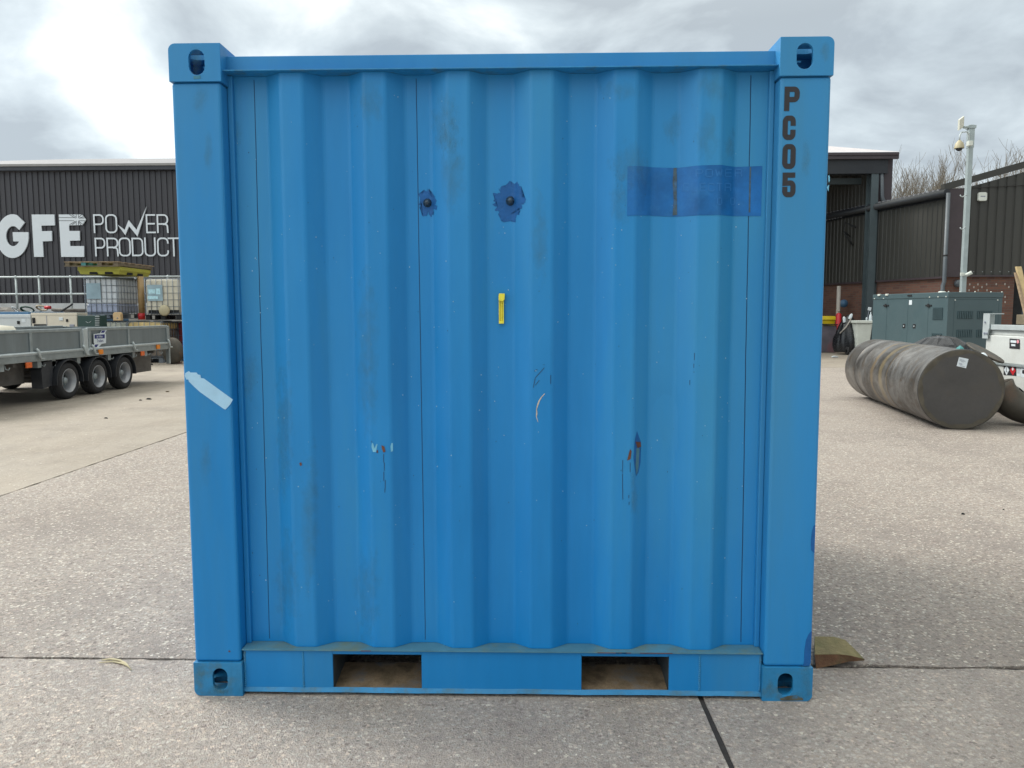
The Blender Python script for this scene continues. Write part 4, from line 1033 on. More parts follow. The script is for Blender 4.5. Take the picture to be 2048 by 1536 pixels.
# ---- IBC tanks
def make_ibc(lb, mt, liquid=None, lm=None, wx=1.0, wy=1.2, plate=None, group='caged liquid tanks stacked behind the trailer', topm=None, dark_base=False):
    t = thing('caged_tank', lb, 'tank', (0, 0, 0), group)
    zb_, zt_ = .16, 1.12; a, b = wx/2-.03, wy/2-.03
    z0_ = zb_
    if liquid:
        MB().box(-a+.002, a-.002, -b+.002, b-.002, zb_, zb_+liquid).build('liquid_fill', M[lm], t, bevel=.06, seg=3); z0_ = zb_+liquid-.06
    q = MB().box(-a, a, -b, b, (zb_+liquid) if liquid else zb_, zt_).build('inner_tank', M[topm or mt], t, bevel=.07, seg=4)
    MB().lathe((0, 0, zt_-.01), (0, 0, 1), [(.11, 0), (.11, .04), (.09, .05), (0, .05)], 14).build('cap', M['print'], t)
    A, B = wx/2-.008, wy/2-.008; r = .0085
    cg = MB()
    for z in [zb_+.02+k*(zt_-zb_)/5.2 for k in range(6)]: cg.tube([(-A, -B, z), (A, -B, z), (A, B, z), (-A, B, z)], r, 5, closed=True)
    for k in range(7):
        x = -A+.03+k*(2*A-.06)/6
        for y in (-B, B): cg.tube([(x, y, .13), (x, y, zt_+.01)], r, 5)
    for k in range(8):
        y = -B+.03+k*(2*B-.06)/7
        for x in (-A, A): cg.tube([(x, y, .13), (x, y, zt_+.01)], r, 5)
    cg.tube([(-A, 0, zt_+.03), (A, 0, zt_+.03)], r*1.4, 5); cg.tube([(-A, -B, zt_+.012), (A, -B, zt_+.012), (A, B, zt_+.012), (-A, B, zt_+.012)], r*1.3, 5, closed=True)
    cg.build('cage', M['cage'], t)
    pb = MB(); pb.box(-A, A, -B, B, .12, .145)
    for x in (-A+.07, 0, A-.07):
        for y in (-B+.07, 0, B-.07): pb.box(x-.06, x+.06, y-.06, y+.06, .018, .12)
    for x in (-A+.07, 0, A-.07): pb.box(x-.06, x+.06, -B, B, 0, .018)
    pb.build('pallet_base', M['dark'] if dark_base else M['cage'], t)
    if plate:
        x0_, x1_, za, zb2 = plate; MB().box(x0_, x1_, -B-.016, -B-.010, za, zb2).build('label_plate', M['labelplate'], t)
    return t
def put(t, x, y, z, rot=0): t.location = (x, y, z); t.rotation_euler = (0, 0, rot)
Yf = 18.5
xL = PY(168, 600, Yf).x; zU = 1.165
ibc1 = make_ibc('upper white caged tank with lilac liquid at its foot, under the yellow tray', 'ibc_white', .25, 'lilac', .96, 1.2, plate=(-.40, .0, .55, .98)); put(ibc1, xL+.48, Yf+.6, zU+.05)
xL2 = PY(288, 600, Yf).x
ibc2 = make_ibc('upper cream caged tank with pale label, touching the container edge in view', 'ibc_cream', None, None, 1.0, 1.2, plate=(-.39, .03, .52, .96), dark_base=True); put(ibc2, xL2+.5, Yf+.6, zU+.02)
pp_ = MB(); B_ = -.6
for (a, b, c_, d_) in ((-.36, -.17, .72, .84), (-.15, -.03, .70, .86), (-.39, -.10, .57, .65)): pp_.box(a, b, -.615, -.6085, c_, d_)
o = pp_.build('label_sheet', mat('pale_blue_print', (.42, .66, .74), .5, var=.2, scale=20), None); o.parent = ibc2
dk = MB(); dk.box(-.40, .46, -.58, -.572, .165, .27); o = dk.build('dark_band', M['dark'], None); o.parent = ibc2
vl = MB(); vl.lathe((.06, -.60, .26), (0, -1, 0), [(.15, 0), (.15, .03), (.12, .05), (0, .05)], 18); o = vl.build('valve_cover', M['beige'], None); o.parent = ibc2
xA = PY(186, 650, Yf).x
ibc3 = make_ibc('lower pale tank partly hidden by the dark green generator', 'ibc_pale', None, None, .96, 1.2); put(ibc3, xA+.48, Yf+.6, 0)
xB = PY(254, 650, Yf).x
ibc4 = make_ibc('lower tank of brown oil with yellowed plastic above, by trailer rear', 'oil_top', .76, 'oil', 1.0, 1.2); put(ibc4, xB+.5, Yf+.55, 0)
xC = PY(352, 650, 19.4).x
ibc5 = make_ibc('lower tank with dark red content just left of the container', 'redcrate', .35, 'redcrate', 1.0, 1.2); put(ibc5, xC+.5, 20.0, 0)
# tan tube with red foot between upper tanks
p0 = PY(284, 632, 19.0); p1 = PY(281, 553, 19.0)
tt = thing('plastic_tube', 'upright tan plastic tube with a red foot between the two upper tanks', 'tube', (p0.x, 19.0, 1.19))
MB().cyl((p0.x, 19.0, 1.30), (p1.x, 19.0, p1.z), .085, 14).build('tube_body', M['tan'], tt)
MB().cyl((p0.x, 18.98, 1.19), (p0.x, 18.98, 1.37), .095, 14).build('foot', M['red'], tt)
# jerrycan
p = PY(234.5, 634, 18.25)
jc = thing('jerrycan', 'small pale orange plastic can wedged under the upper white tank', 'can', (p.x, 18.3, 1.17))
MB().prism(rrect(.21, .23, .07, 4, (1, 1, 0, 0)), (p.x-.105, 18.22, 1.17), (1, 0, 0), (0, 0, 1), (0, .14, 0)).build('can_body', mat('pale_orange_plastic', (.62, .44, .24), .5), jc, bevel=.01)
MB().lathe((p.x+.02, 18.22, 1.24), (0, -1, 0), [(.018, 0), (.018, .01), (0, .012)], 10).build('cap', M['print'], jc)
# yellow spill tray
x0_, x1_ = PY(155, 540, 18.25).x, PY(240, 540, 18.25).x; ztop = PY(200, 533.5, 18.25).z; zbt = 2.43
y0_, y1_ = 18.25, 19.95
tr = thing('spill_tray', 'yellow green plastic spill tray with fork slots on the upper tank', 'tray', ((x0_+x1_)/2, 19.1, zbt))
q = MB(); ins = .05
def frus(mb, xa, xb, ya, yb, za, ia, zb_, ib):
    mb.add([(xa+ia, ya+ia, za), (xb-ia, ya+ia, za), (xb-ia, yb-ia, za), (xa+ia, yb-ia, za), (xa+ib, ya+ib, zb_), (xb-ib, ya+ib, zb_), (xb-ib, yb-ib, zb_), (xa+ib, yb-ib, zb_)], [(3, 2, 1, 0), (4, 5, 6, 7), (0, 1, 5, 4), (1, 2, 6, 5), (2, 3, 7, 6), (3, 0, 4, 7)])
frus(q, x0_, x1_, y0_, y1_, zbt, .05, ztop-.10, .015); q.build('tray_body', M['spill'], tr)
q = MB(); frus(q, x0_, x1_, y0_, y1_, ztop-.10, 0, ztop, 0); q.build('tray_rim', M['spill'], tr, bevel=.008)
for (fx0, fx1) in ((.26, .46), (.62, .82)):
    ww = x1_-x0_; q = MB(); q.prism([(x0_+fx0*ww, zbt-.002), (x0_+fx1*ww, zbt-.002), (x0_+(fx1-.03)*ww, zbt+.125), (x0_+(fx0+.02)*ww, zbt+.125)], (0, y0_+.028, 0), (1, 0, 0), (0, 0, 1), (0, .1, 0)); q.build('fork_slot', M['dark'], tr)
for (fy0, fy1) in ((.25, .42), (.58, .76)):
    q = MB(); q.box(x1_-.1, x1_-.026, y0_+fy0*(y1_-y0_), y0_+fy1*(y1_-y0_), zbt-.002, zbt+.10); q.build('fork_slot', M['dark'], tr)
# pallet on the tray
xa_, xb_ = PY(132, 525, 18.2).x, PY(240, 525, 18.2).x
pl = thing('wooden_pallet', 'weathered wooden pallet on top of the yellow spill tray', 'pallet', ((xa_+xb_)/2, 19.1, ztop))
q = MB()
for k in range(6): q.box(xa_, xb_, 18.1+k*.36, 18.1+k*.36+.2, ztop+.112, ztop+.132)
q.build('deck_boards', M['wood'], pl)
q = MB(); q.box(xa_, xb_+.0, 18.1, 18.2, ztop+.002, ztop+.022); q.box(xa_, xb_, 19.9, 20.0, ztop+.002, ztop+.022); q.build('bottom_boards', M['wood_dk'], pl)
for k in range(4):
    x = xa_+.02+k*(xb_-xa_-.16)/3
    q = MB(); q.box(x, x+.12, 18.12, 20.0, ztop+.022, ztop+.112); q.build('bearer', M['teal'] if k == 1 else M['wood_dk'], pl)
q = MB(); a = PY(238, 531, 18.5); b = PY(297, 534, 20.0); q.tube([a, (a+b)/2+Vector((0, 0, .02)), b], .018, 5); tag(q.build('broken_batten', M['wood_dk'], loc=a), 'thin broken batten sticking out right from beneath the pallet', 'batten')

# ---- trailer
XT = -7.2; XF = -9.35
tl = thing('flatbed_trailer', 'grey galvanised tri axle dropside trailer parked left of the container', 'trailer', (-8.3, 10.2, 0))
yA, yB = 7.15, 12.80
def side(x, inner, y0, y1, posts, nm='side_board', lean=0):
    d = MB(); d.box(min(x, x+inner*.02), max(x, x+inner*.02), y0, y1, .77, 1.065); o = d.build(nm, M['galv_panel'], tl)
    r = MB(); X = sorted((x-inner*.012, x+inner*.035)); r.box(X[0], X[1], y0, y1, 1.062, 1.115); r.build('top_rail', M['galv'], o, bevel=.012, seg=3)
    r = MB(); r.cyl((x-inner*.02, y0, .765), (x-inner*.02, y1, .765), .022, 8); r.build('hinge_tube', M['galv_lt'], o)
    for y in posts:
        r = MB(); r.box(min(x-inner*.022, x+inner*.0), max(x-inner*.022, x), y, y+.055, .78, 1.062); r.build('stiffener', M['galv'], o, bevel=.006)
    return o
for s_, X in ((1, XT), (-1, XF)):
    side(X, -s_, yA, 9.83, (yA+.02, 8.50, 9.76))
    side(X, -s_, 10.0, yB, (10.01, 11.25, yB-.06))
    q = MB(); q.box(min(X, X+s_*.02), max(X, X+s_*.02), 9.85, 9.98, .66, 1.10); q.build('drop_post', M['galv_lt'], tl, bevel=.006)
    q = MB(); q.box(min(X-s_*.06, X+s_*.012), max(X-s_*.06, X+s_*.012), yA, yB, .64, .74); q.build('chassis_rail', M['galv'], tl, bevel=.006)
    for y in (8.62, 9.80, 10.06, 11.36, 12.74):
        q = MB(); x = X+s_*.03
        q.tube([(x, y, .83), (x+s_*.012, y+.02, .80), (x+s_*.02, y+.04, .72), (x+s_*.01, y+.07, .68), (x+s_*.03, y+.13, .675)], [.018, .022, .020, .016, .012], 7); q.build('board_catch', M['galv_lt'], tl)
q = MB(); q.box(XF-.005, XT+.005, yB, yB+.03, .66, 1.09); q.build('tail_board', M['galv_panel'], tl)
q = MB(); q.box(XF-.005, XT+.005, yA-.03, yA, .66, 1.09); q.build('head_board', M['galv_panel'], tl)
for x in (XT-.03, XF+.03):
    q = MB(); q.box(x-.035, x+.035, yB+.032, yB+.09, .34, 1.10); q.build('tail_post', M['galv'], tl, bevel=.006)
q = MB(); q.box(XF+.06, XT-.06, yA, yB, .68, .715); q.build('deck', M['chassis'], tl)
q = MB()
for y in (7.3, 8.2, 9.0, 9.8, 10.6, 11.5, 12.3): q.box(XF+.05, XT-.05, y, y+.06, .58, .68)
for x in (XF+.5, XT-.5): q.box(x-.04, x+.04, yA-.9, yB, .46, .58)
q.build('cross_members', M['chassis'], tl)
q = MB(); q.box(XT-.34, XT-.30, 7.0, 8.80, .30, .60); q.build('side_skirt', M['chassis'], tl)
q = MB(); q.box(XT-.38, XT-.35, 11.62, 12.78, .20, .60); q.build('ramp_housing', M['chassis'], tl)
q = MB(); q.tube([(XF+.5, yA-.85, .5), (-8.28, yA-2.1, .48)], .05, 6); q.tube([(XT-.5, yA-.85, .5), (-8.28, yA-2.1, .48)], .05, 6); q.lathe((-8.28, yA-2.1, .48), (0, 0, 1), [(.001, -.08), (.08, -.04), (.08, .04), (.001, .09)], 10); q.cyl((-8.1, yA-1.7, .1), (-8.1, yA-1.7, .8), .03, 8); q.build('drawbar', M['galv'], tl)
q = MB(); q.lathe((-8.15, yA-1.7, .12), (1, 0, 0), [(.03, 0), (.11, .0), (.12, .03), (.11, .07), (.03, .07)], 18); q.build('jockey_wheel', M['rubber'], tl)
for y, z, nm, mm in ((8.43, .60, 'side_light', 'orange'), (10.32, .70, 'side_reflector', 'amber'), (11.72, .60, 'side_light', 'orange'), (12.34, .70, 'side_reflector', 'amber')):
    q = MB(); q.box(XT+.012, XT+.04, y-.065, y+.065, z-.042, z+.042); q.build(nm, M[mm], tl, bevel=.01)
for y in (7.7, 8.0, 8.8, 10.7, 11.5, 12.0, 12.5):
    q = MB(); q.tube([(XT-.04, y, .64), (XT-.03, y+.01, .57), (XT, y+.03, .555), (XT+.01, y+.04, .59)], .008, 5); q.build('rope_hook', M['galv'], tl)
for y in (7.88, 8.7, 9.05, 9.7, 10.62, 11.45, 11.9):
    q = MB(); q.box(XT-.12, XT-.02, y, y+.09, .54, .64); q.build('outrigger', M['galv'], tl)
def wheel(X, s_, y):
    wh_ = MB(); wid = .19; r_ = .292; xo = X+s_*0
    c = (X-s_*wid, y, r_)
    wh_.lathe(c, (s_, 0, 0), [(.17, 0), (.24, -.005), (.278, .015), (.290, .04), (.292, .06), (.284, .063), (.284, .068), (.292, .071), (.292, .092), (.284, .095), (.284, .1), (.292, .103), (.292, .13), (.290, .15), (.280, .178), (.255, .192), (.236, .196), (.22, .193), (.195, .192), (.186, .186), (.185, .17)], 40)
    o = wh_.build('wheel', M['rubber'], tl); 
    rm = MB(); rm.lathe(c, (s_, 0, 0), [(.186, .181), (.190, .188), (.186, .194), (.180, .188), (.172, .170), (.158, .150), (.148, .120), (.146, .062)], 36); rm.build('rim', M['rim'], o)
    rm = MB(); rm.lathe(c, (s_, 0, 0), [(.147, .060), (.125, .060), (.10, .078), (.07, .084), (.045, .084)], 36); rm.build('wheel_disc', M['galv_panel'], o)
    rm = MB(); rm.lathe(c, (s_, 0, 0), [(.055, .082), (.052, .125), (.045, .140), (0, .143)], 18)
    for k in range(5):
        a = k*2*math.pi/5+.3; rm.lathe((c[0]+s_*.082, c[1]+.085*math.cos(a), c[2]+.085*math.sin(a)), (s_, 0, 0), [(.012, 0), (.012, .015), (0, .018)], 6)
    rm.build('hub', M['galv'], o)
    rm = MB()
    for k in range(5):
        a = k*2*math.pi/5+.3+.63; rm.lathe((c[0]+s_*.083, c[1]+.088*math.cos(a), c[2]+.088*math.sin(a)), (s_, 0, 0), [(.022, 0), (.022, .0015), (0, .0015)], 10)
    rm.build('rim_hole', M['dark'], o)
    md = MB(); pts = []
    rr_ = .345
    for k in range(19):
        a = R(-8+196*k/18); pts.append((y+rr_*math.cos(a)*1.03, r_+rr_*math.sin(a)*.98+.0))
    inner = [(y+(p[0]-y)*.955, r_+(p[1]-r_)*.955) for p in pts]
    x0, x1 = X-s_*(wid+.02), X+s_*.025; nn = len(pts)
    vs = [(x0, p[0], p[1]) for p in pts]+[(x1, p[0], p[1]) for p in pts]+[(x1, p[0], p[1]) for p in inner]+[(x0, p[0], p[1]) for p in inner]
    fs = []
    for k in range(nn-1):
        for a, b in ((0, 1), (1, 2), (2, 3)): fs.append((a*nn+k, a*nn+k+1, b*nn+k+1, b*nn+k))
    md.add(vs, fs, True); o2 = md.build('mudguard', M['plastic_dk'], tl)
    sm_ = o2.modifiers.new('edge', 'EDGE_SPLIT'); sm_.split_angle = R(40)
for y in (9.40, 10.235, 11.08):
    wheel(XT+.02, 1, y); wheel(XF-.02, -1, y)
    q = MB(); q.cyl((XF+.2, y, .30), (XT-.2, y, .30), .045, 10); q.build('axle', M['chassis'], tl)
# front mudflap web left of the first wheel
q = MB(); q.prism([(8.80, .22), (9.02, .25), (9.06, .5), (9.2, .62), (8.85, .62), (8.78, .5)], (XT-.19, 0, 0), (0, 1, 0), (0, 0, 1), (.17, 0, 0)); q.build('mudguard_web', M['plastic_dk'], tl)
# sticker
def text_mesh(txt, h, name, m, o, a, b, parent, sx=1., lift=.001):
    cu = bpy.data.curves.new(name, 'FONT'); cu.body = txt; cu.size = 1; cu.align_x = 'CENTER'; cu.align_y = 'CENTER'; cu.offset = .012
    ob = bpy.data.objects.new('t', cu); COL.objects.link(ob); dg = bpy.context.evaluated_depsgraph_get(); dg.update()
    me = bpy.data.meshes.new_from_object(ob.evaluated_get(dg)); bpy.data.objects.remove(ob)
    o, a, b = Vector(o), Vector(a).normalized(), Vector(b).normalized(); nn = a.cross(b).normalized()
    org = ORG[parent]
    for v in me.vertices: v.co = o+a*(v.co.x*h*sx)+b*(v.co.y*h)+nn*lift-org
    me.materials.clear(); me.materials.append(m)
    r_ = bpy.data.objects.new(name, me); COL.objects.link(r_); r_.parent = parent; ORG[r_] = org; return r_
XS_ = XT+.022
s5 = 5.389
def TS(cx_, cy_): p = PX(cx_/s5, 510+cy_/s5, XS_); return (p.y, p.z)
q = MB(); q.prism([TS(1095, 812), TS(1150, 808), TS(1130, 845), TS(1142, 850), TS(1142, 950), TS(1095, 958), TS(1055, 1003), TS(995, 1003), TS(1018, 955), TS(1010, 950), TS(1008, 852), TS(1078, 843)], (XS_, 0, 0), (0, 1, 0), (0, 0, 1), (.001, 0, 0))
st = q.build('sticker', M['paper'], tl)
q = MB(); q.prism([TS(1018, 860), TS(1128, 855), TS(1128, 898), TS(1018, 902)], (XS_+.0012, 0, 0), (0, 1, 0), (0, 0, 1), (.0006, 0, 0)); q.prism([TS(1098, 815), TS(1138, 812), TS(1118, 838), TS(1088, 840)], (XS_+.0012, 0, 0), (0, 1, 0), (0, 0, 1), (.0006, 0, 0)); q.prism([TS(1025, 965), TS(1062, 962), TS(1040, 994), TS(1008, 996)], (XS_+.0012, 0, 0), (0, 1, 0), (0, 0, 1), (.0006, 0, 0)); q.build('sticker_band', M['navyprint'], st)
c1 = TS(1073, 879); c2 = TS(1078, 925); hh = abs(TS(1073, 860)[1]-TS(1073, 900)[1])
text_mesh('Ifor Williams', hh*.9, 'sticker_text', M['paper'], (XS_+.0018, c1[0], c1[1]), (0, 1, 0), (0, 0, 1), st, .62, .001)
text_mesh('Trailers', hh*1.05, 'sticker_text', M['navyprint'], (XS_+.001, c2[0], c2[1]), (0, 1, 0), (0, 0, 1), st, .95, .001)
# cream round thing showing over the trailer board at the picture edge
p = PX(-3, 660, -8.2); q = MB(); q.lathe((p.x, p.y, .72), (0, 0, 1), [(.25, 0), (.28, .05), (.28, .30), (.2, .43), (0, .45)], 20); tag(q.build('plastic_drum', M['ibc_cream'], loc=(p.x, p.y, .72)), 'cream round plastic drum on the trailer bed at left picture edge', 'drum')
# dished end and elbow beyond trailer
c = PY(344, 697, 17.9)
dq = thing('dished_end', 'round dull steel dished plate standing beyond the trailer tail', 'steel plate', (c.x, 17.9, 0))
MB().lathe((c.x, 17.95, .36), (-.35, -1, 0), [(.36, 0), (.36, .03), (.30, .07), (.18, .10), (0, .115)], 30).build('dish', M['pipe_rust'], dq)
c = GR(355, 727); q = MB(); q.tube([(c.x-.02, c.y, .0), (c.x-.01, c.y, .1), (c.x+.02, c.y, .2), (c.x+.09, c.y, .27), (c.x+.18, c.y, .30), (c.x+.3, c.y, .30)], .085, 14)
q.lathe((c.x-.02, c.y, 0), (0, 0, 1), [(.14, 0), (.14, .03), (0, .03)], 18)
tag(q.build('pipe_elbow', mat('dark_rust_pipe', (.10, .05, .042), .8, var=.3, scale=10), loc=(c.x, c.y, 0)), 'small rusty flanged pipe elbow between trailer tail and container', 'pipe elbow')
p = GR(283, 730); q = MB(); q.lathe((p.x, p.y, 0), (0, 0, 1), [(.3, 0), (.28, .03), (.1, .05), (0, .05)], 9, False); tag(q.build('rubber_mat', M['dark'], loc=(p.x, p.y, 0)), 'dark flat scrap on the ground under the trailer tail', 'litter')

# ================================================================== RIGHT SIDE
DV = Vector((-.2385, .971, 0)).normalized(); DU = Vector((DV.y, -DV.x, 0))
KC = Vector((12.5, 21.0, 0))
def ribwall(mb, p0, d, length, z0, z1, z1b=None, pitch=.2, dep=.03, nrm=None):
    d = Vector(d).normalized(); nrm = Vector(nrm); pts = []; s_ = 0
    while s_ < length-pitch*.5:
        pts += [(s_, 0), (s_+pitch*.62, 0), (s_+pitch*.70, dep), (s_+pitch*.92, dep)]; s_ += pitch
    n = len(pts); z1b = z1 if z1b is None else z1b
    P0 = [Vector(p0)+d*a-nrm*b for a, b in pts]
    vs = [Vector((p.x, p.y, z0)) for p in P0]+[Vector((p.x, p.y, z1+(z1b-z1)*a/length)) for p, (a, b) in zip(P0, pts)]
    mb.add(vs, [(i, i+1, n+i+1, n+i) for i in range(n-1)])
# ---- workshop (side wall receding left + gable end to the right)
ws = thing('workshop', 'dark ribbed workshop on a red brick base behind the camera pole', 'building', KC)
q = MB(); ribwall(q, KC, DV, 16, 2.37, 4.78, None, .2, .025, -DU); q.build('side_cladding', M['clad_r'], ws, fix=False)
q = MB(); a = KC+DU*.04; b = a+DV*16; q.add([a, b, b+Vector((0, 0, 2.42)), a+Vector((0, 0, 2.42))], [(0, 1, 2, 3)]); q.build('side_brick_wall', M['brick'], ws, fix=False)
q = MB(); q.obox(KC-DU*.05+Vector((0, 0, 2.36)), DU*.06, DV*16, (0, 0, .06)); q.build('drip_trim', M['trim_br'], ws)
q = MB(); q.tube([KC-DU*.12+DV*-.1+Vector((0, 0, 4.86)), KC-DU*.12+DV*16+Vector((0, 0, 4.86))], .115, 10); q.build('gutter', M['gutter'], ws)
q = MB(); q.obox(KC+Vector((0, 0, 4.70))-DU*.02, DU*.1, DV*16, (0, 0, .16)); q.build('fascia', M['gutter'], ws)
XE = 14.62
q = MB(); ribwall(q, (KC.x+.45, 21, 0), (1, 0, 0), 5.6, 2.44, 5.0, 6.5, .258, .035, (0, -1, 0)); q.build('gable_cladding', M['clad_r'], ws, fix=False)
q = MB(); q.box(KC.x, KC.x+.45, 20.96, 21.10, 2.42, 5.0); q.build('corner_trim', M['trim_br'], ws, bevel=.01)
q = MB(); q.box(KC.x+.02, XE, 21.045, 21.3, 0, 2.40); q.build('gable_brick_wall', M['brick'], ws)
q = MB(); q.box(KC.x-.02, 18.6, 20.95, 21.06, 2.40, 2.45); q.build('gable_trim', M['trim_br'], ws)
q = MB(); q.box(XE, 18.6, 21.2, 21.35, 0, 2.40); q.build('dark_doorway', M['dark'], ws)
q = MB(); s0 = Vector((KC.x-.15, 20.93, 4.93)); s1 = Vector((18.6, 20.93, 4.93+(18.75-KC.x)*.277)); q.obox(s0, s1-s0, (0, .2, 0), (0, 0, .20)); q.build('verge_trim', M['clad_r'], ws)
q = MB()
for k in range(7): x = KC.x+.62+.258*k; q.lathe((x, 21.0, 2.55), (0, -1, 0), [(.012, -.03), (.012, 0), (0, .004)], 6)
q.build_each('screw_head', M['galv_lt'], ws)
q = MB(); rk = DV*16
q.add([KC+Vector((-.12, -.05, 4.98)), KC+Vector((-.12, -.05, 4.98))+rk, Vector((18.6, 21, 5.25))+rk, Vector((18.6, 21, 5.25))], [(0, 1, 2, 3)]); q.build('roof', M['roof'], ws, fix=False)
q = MB()
for k in range(40):
    p = KC+DV*(.2+.2*k)-DU*.15+Vector((0, 0, 4.96)); q.obox(p, DU*.5, DV*.06, (0, 0, .05))
q.build_each('roof_sheet_end', M['roof'], ws)
dpx = PY(1893, 480, 20.8)
q = MB(); dpt = Vector((dpx.x-.02, 20.78, 0)); pbot = PY(1884, 577, 20.7)
q.tube([dpt+Vector((0, 0, 4.84)), dpt+Vector((0, 0, 2.25)), dpt+Vector((-.04, 0, 2.12)), (pbot.x+.05, 20.75, 2.02), (pbot.x, 20.75, 1.92), (pbot.x, 20.75, .1)], .058, 12)
q.build('downpipe', M['pipe_gr'], ws)
q = MB(); q.cyl(dpt+Vector((0, 0, 3.0)), dpt+Vector((0, 0, 3.05)), .066, 12); q.build('pipe_collar', M['gutter'], ws)
# pale mortar marks on gable brick
q = MB()
for (a, b) in ((572, 660), (728, 660), (895, 660), (1080, 655), (1247, 655), (650, 713), (806, 713), (1322, 710), (558, 773), (734, 773), (902, 773), (1250, 900), (1250, 1000)):
    p = PY(1880+a/9.6, 500+b/9.6, 21.04); q.box(p.x-.018, p.x+.018, 21.038, 21.044, p.z-.03, p.z+.03)
q.build_each('mortar_mark', M['pipe_pale'], ws)
# alarm box, lamp
p = PY(1966, 393, 20.9)
al = thing('alarm_box', 'white rounded square box high on the dark gable wall', 'alarm', p)
MB().prism(rrect(.25, .25, .05, 4), p-Vector((.125, 0, .125)), (1, 0, 0), (0, 0, 1), (0, .08, 0)).build('box_case', M['bin_white'], al, bevel=.01)
MB().box(p.x-.07, p.x+.07, p.y-.003, p.y-.001, p.z-.01, p.z+.02).build('print', M['print'], al)
p = PY(1919, 567, 20.9); lm = thing('bulkhead_lamp', 'grey round fitting on the brick beside the camera pole', 'lamp', p)
MB().lathe(p+Vector((0, .1, 0)), (0, -1, 0), [(.11, 0), (.11, .06), (.08, .10), (0, .11)], 18).build('lamp_body', M['pipe_gr'], lm)
# ---- CCTV pole
pb_ = PY(1927, 583, 19.5); ptp = PY(1940.5, 250, 19.5)
cp = thing('camera_pole', 'tall slim galvanised pole carrying a dome camera and antenna panel', 'pole', (pb_.x, 19.5, 0))
xx = (pb_.x+ptp.x)/2
MB().box(xx-.065, xx+.065, 19.44, 19.56, 0, ptp.z).build('post', M['pole'], cp, bevel=.012)
q = MB(); q.box(xx-.075, xx+.075, 19.43, 19.57, ptp.z-.62, ptp.z-.1); q.build('sleeve', M['pole'], cp, bevel=.006)
a0 = PY(1917, 260, 19.3); a1 = PY(1932, 232, 19.3)
q = MB(); q.obox((a0.x, 19.25, a0.z-.02), (a1.x-a0.x, .12, .12), (-.03, .05, 0), (0, 0, a1.z-a0.z-.08)); q.build('antenna_panel', M['cream'], cp, bevel=.01)
q = MB(); q.tube([(a1.x-.02, 19.35, a0.z+.08), (xx-.1, 19.45, ptp.z-.06), (xx+.1, 19.5, ptp.z-.05)], .035, 8); q.box(xx-.11, xx+.1, 19.41, 19.59, ptp.z-.1, ptp.z-.02); q.build('bracket', M['pole'], cp)
dc = PY(1918.5, 291, 19.3)
q = MB(); q.tube([(xx-.09, 19.4, dc.z+.12), (xx-.10, 19.38, dc.z+.28), (xx-.17, 19.36, dc.z+.38), (dc.x+.06, 19.33, dc.z+.36), (dc.x, 19.3, dc.z+.26), (dc.x, 19.3, dc.z+.12)], .02, 8); q.build('gooseneck', M['galv_lt'], cp)
q = MB(); q.lathe((dc.x, 19.3, dc.z-.08), (0, 0, 1), [(.125, 0), (.125, .03), (.105, .13), (.05, .20), (.03, .22), (0, .22)], 20); o = q.build('dome_housing', M['beige'], cp)
q = MB(); q.lathe((dc.x, 19.3, dc.z-.075), (0, 0, -1), [(.085, 0), (.075, .04), (.04, .07), (0, .08)], 16); q.build('dome_lens', M['plastic_dk'], o)
q = MB(); q.box(xx-.14, xx-.03, 19.3, 19.44, dc.z+.0, dc.z+.13); q.build('junction_box', M['bin_white'], cp, bevel=.008)
sc_ = PY(1937, 547, 19.35)
q = MB(); q.cyl(sc_+Vector((-.07, 0, -.05)), sc_+Vector((.05, -.08, .03)), .05, 12); q.obox(sc_+Vector((-.18, .04, -.06)), (.10, 0, 0), (0, .05, 0), (0, 0, .09)); q.build('small_camera', M['bin_white'], cp)
for yy2, dx_ in ((390, -1), (455, -1)):
    s_ = PY(1924, yy2, 19.4); q = MB(); q.tube([(xx-.05, 19.44, s_.z+.02), (s_.x+.02, 19.4, s_.z-.05), (s_.x-.04, 19.38, s_.z-.04), (s_.x-.06, 19.38, s_.z+.0)], .015, 6); q.build('cable_hook', M['galv_lt'], cp)

# ---- open shed with canopy
sh = thing('open_shed', 'tall open fronted dark shed with brown fascia and roof, right of container', 'building', (6, 24, 0))
XR_ = 12.28
q = MB(); q.box(-1.0, XR_, 23.70, 23.80, 6.40, 6.60); q.build('fascia', M['trim_br'], sh, bevel=.01)
q = MB(); q.box(-1.0, XR_-.03, 23.66, 23.698, 6.515, 6.61); q.build('gutter', M['trim_br'], sh, bevel=.01)
q = MB(); q.add([(-1, 23.66, 6.615), (XR_+.03, 23.66, 6.615), (XR_+.03-.2456*7, 30.66, 8.45), (-1, 30.66, 8.45), (XR_-.2456*20, 44, 6.6), (-1, 44, 6.6)], [(0, 1, 2, 3), (3, 2, 4, 5)]); q.build('roof', mat('pale_pink_grey_roof', (.50, .47, .48), .6), sh, fix=False)
q = MB(); q.box(-1, XR_-.3, 23.82, 24.1, 5.95, 6.60); q.build('eaves_beam', M['gutter'], sh)
q = MB(); q.box(-1, 11.5, 24.7, 24.85, 5.75, 5.95); q.build('purlin', M['steel_col'], sh)
cx0 = 11.47
q = MB(); q.box(cx0, cx0+.24, 23.85, 23.87, 0, 6.1); q.box(cx0, cx0+.24, 24.23, 24.25, 0, 6.1); q.box(cx0+.11, cx0+.13, 23.87, 24.23, 0, 6.1); q.build('column', M['steel_col'], sh)
q = MB(); q.box(cx0+.245, cx0+.38, 23.95, 24.2, 0, 4.95); q.build('column_casing', M['steel_col'], sh)
q = MB(); q.box(cx0+.30, XR_-.05, 24.02, 24.3, 4.95, 6.60); q.build('end_cladding', M['trim_br'], sh)
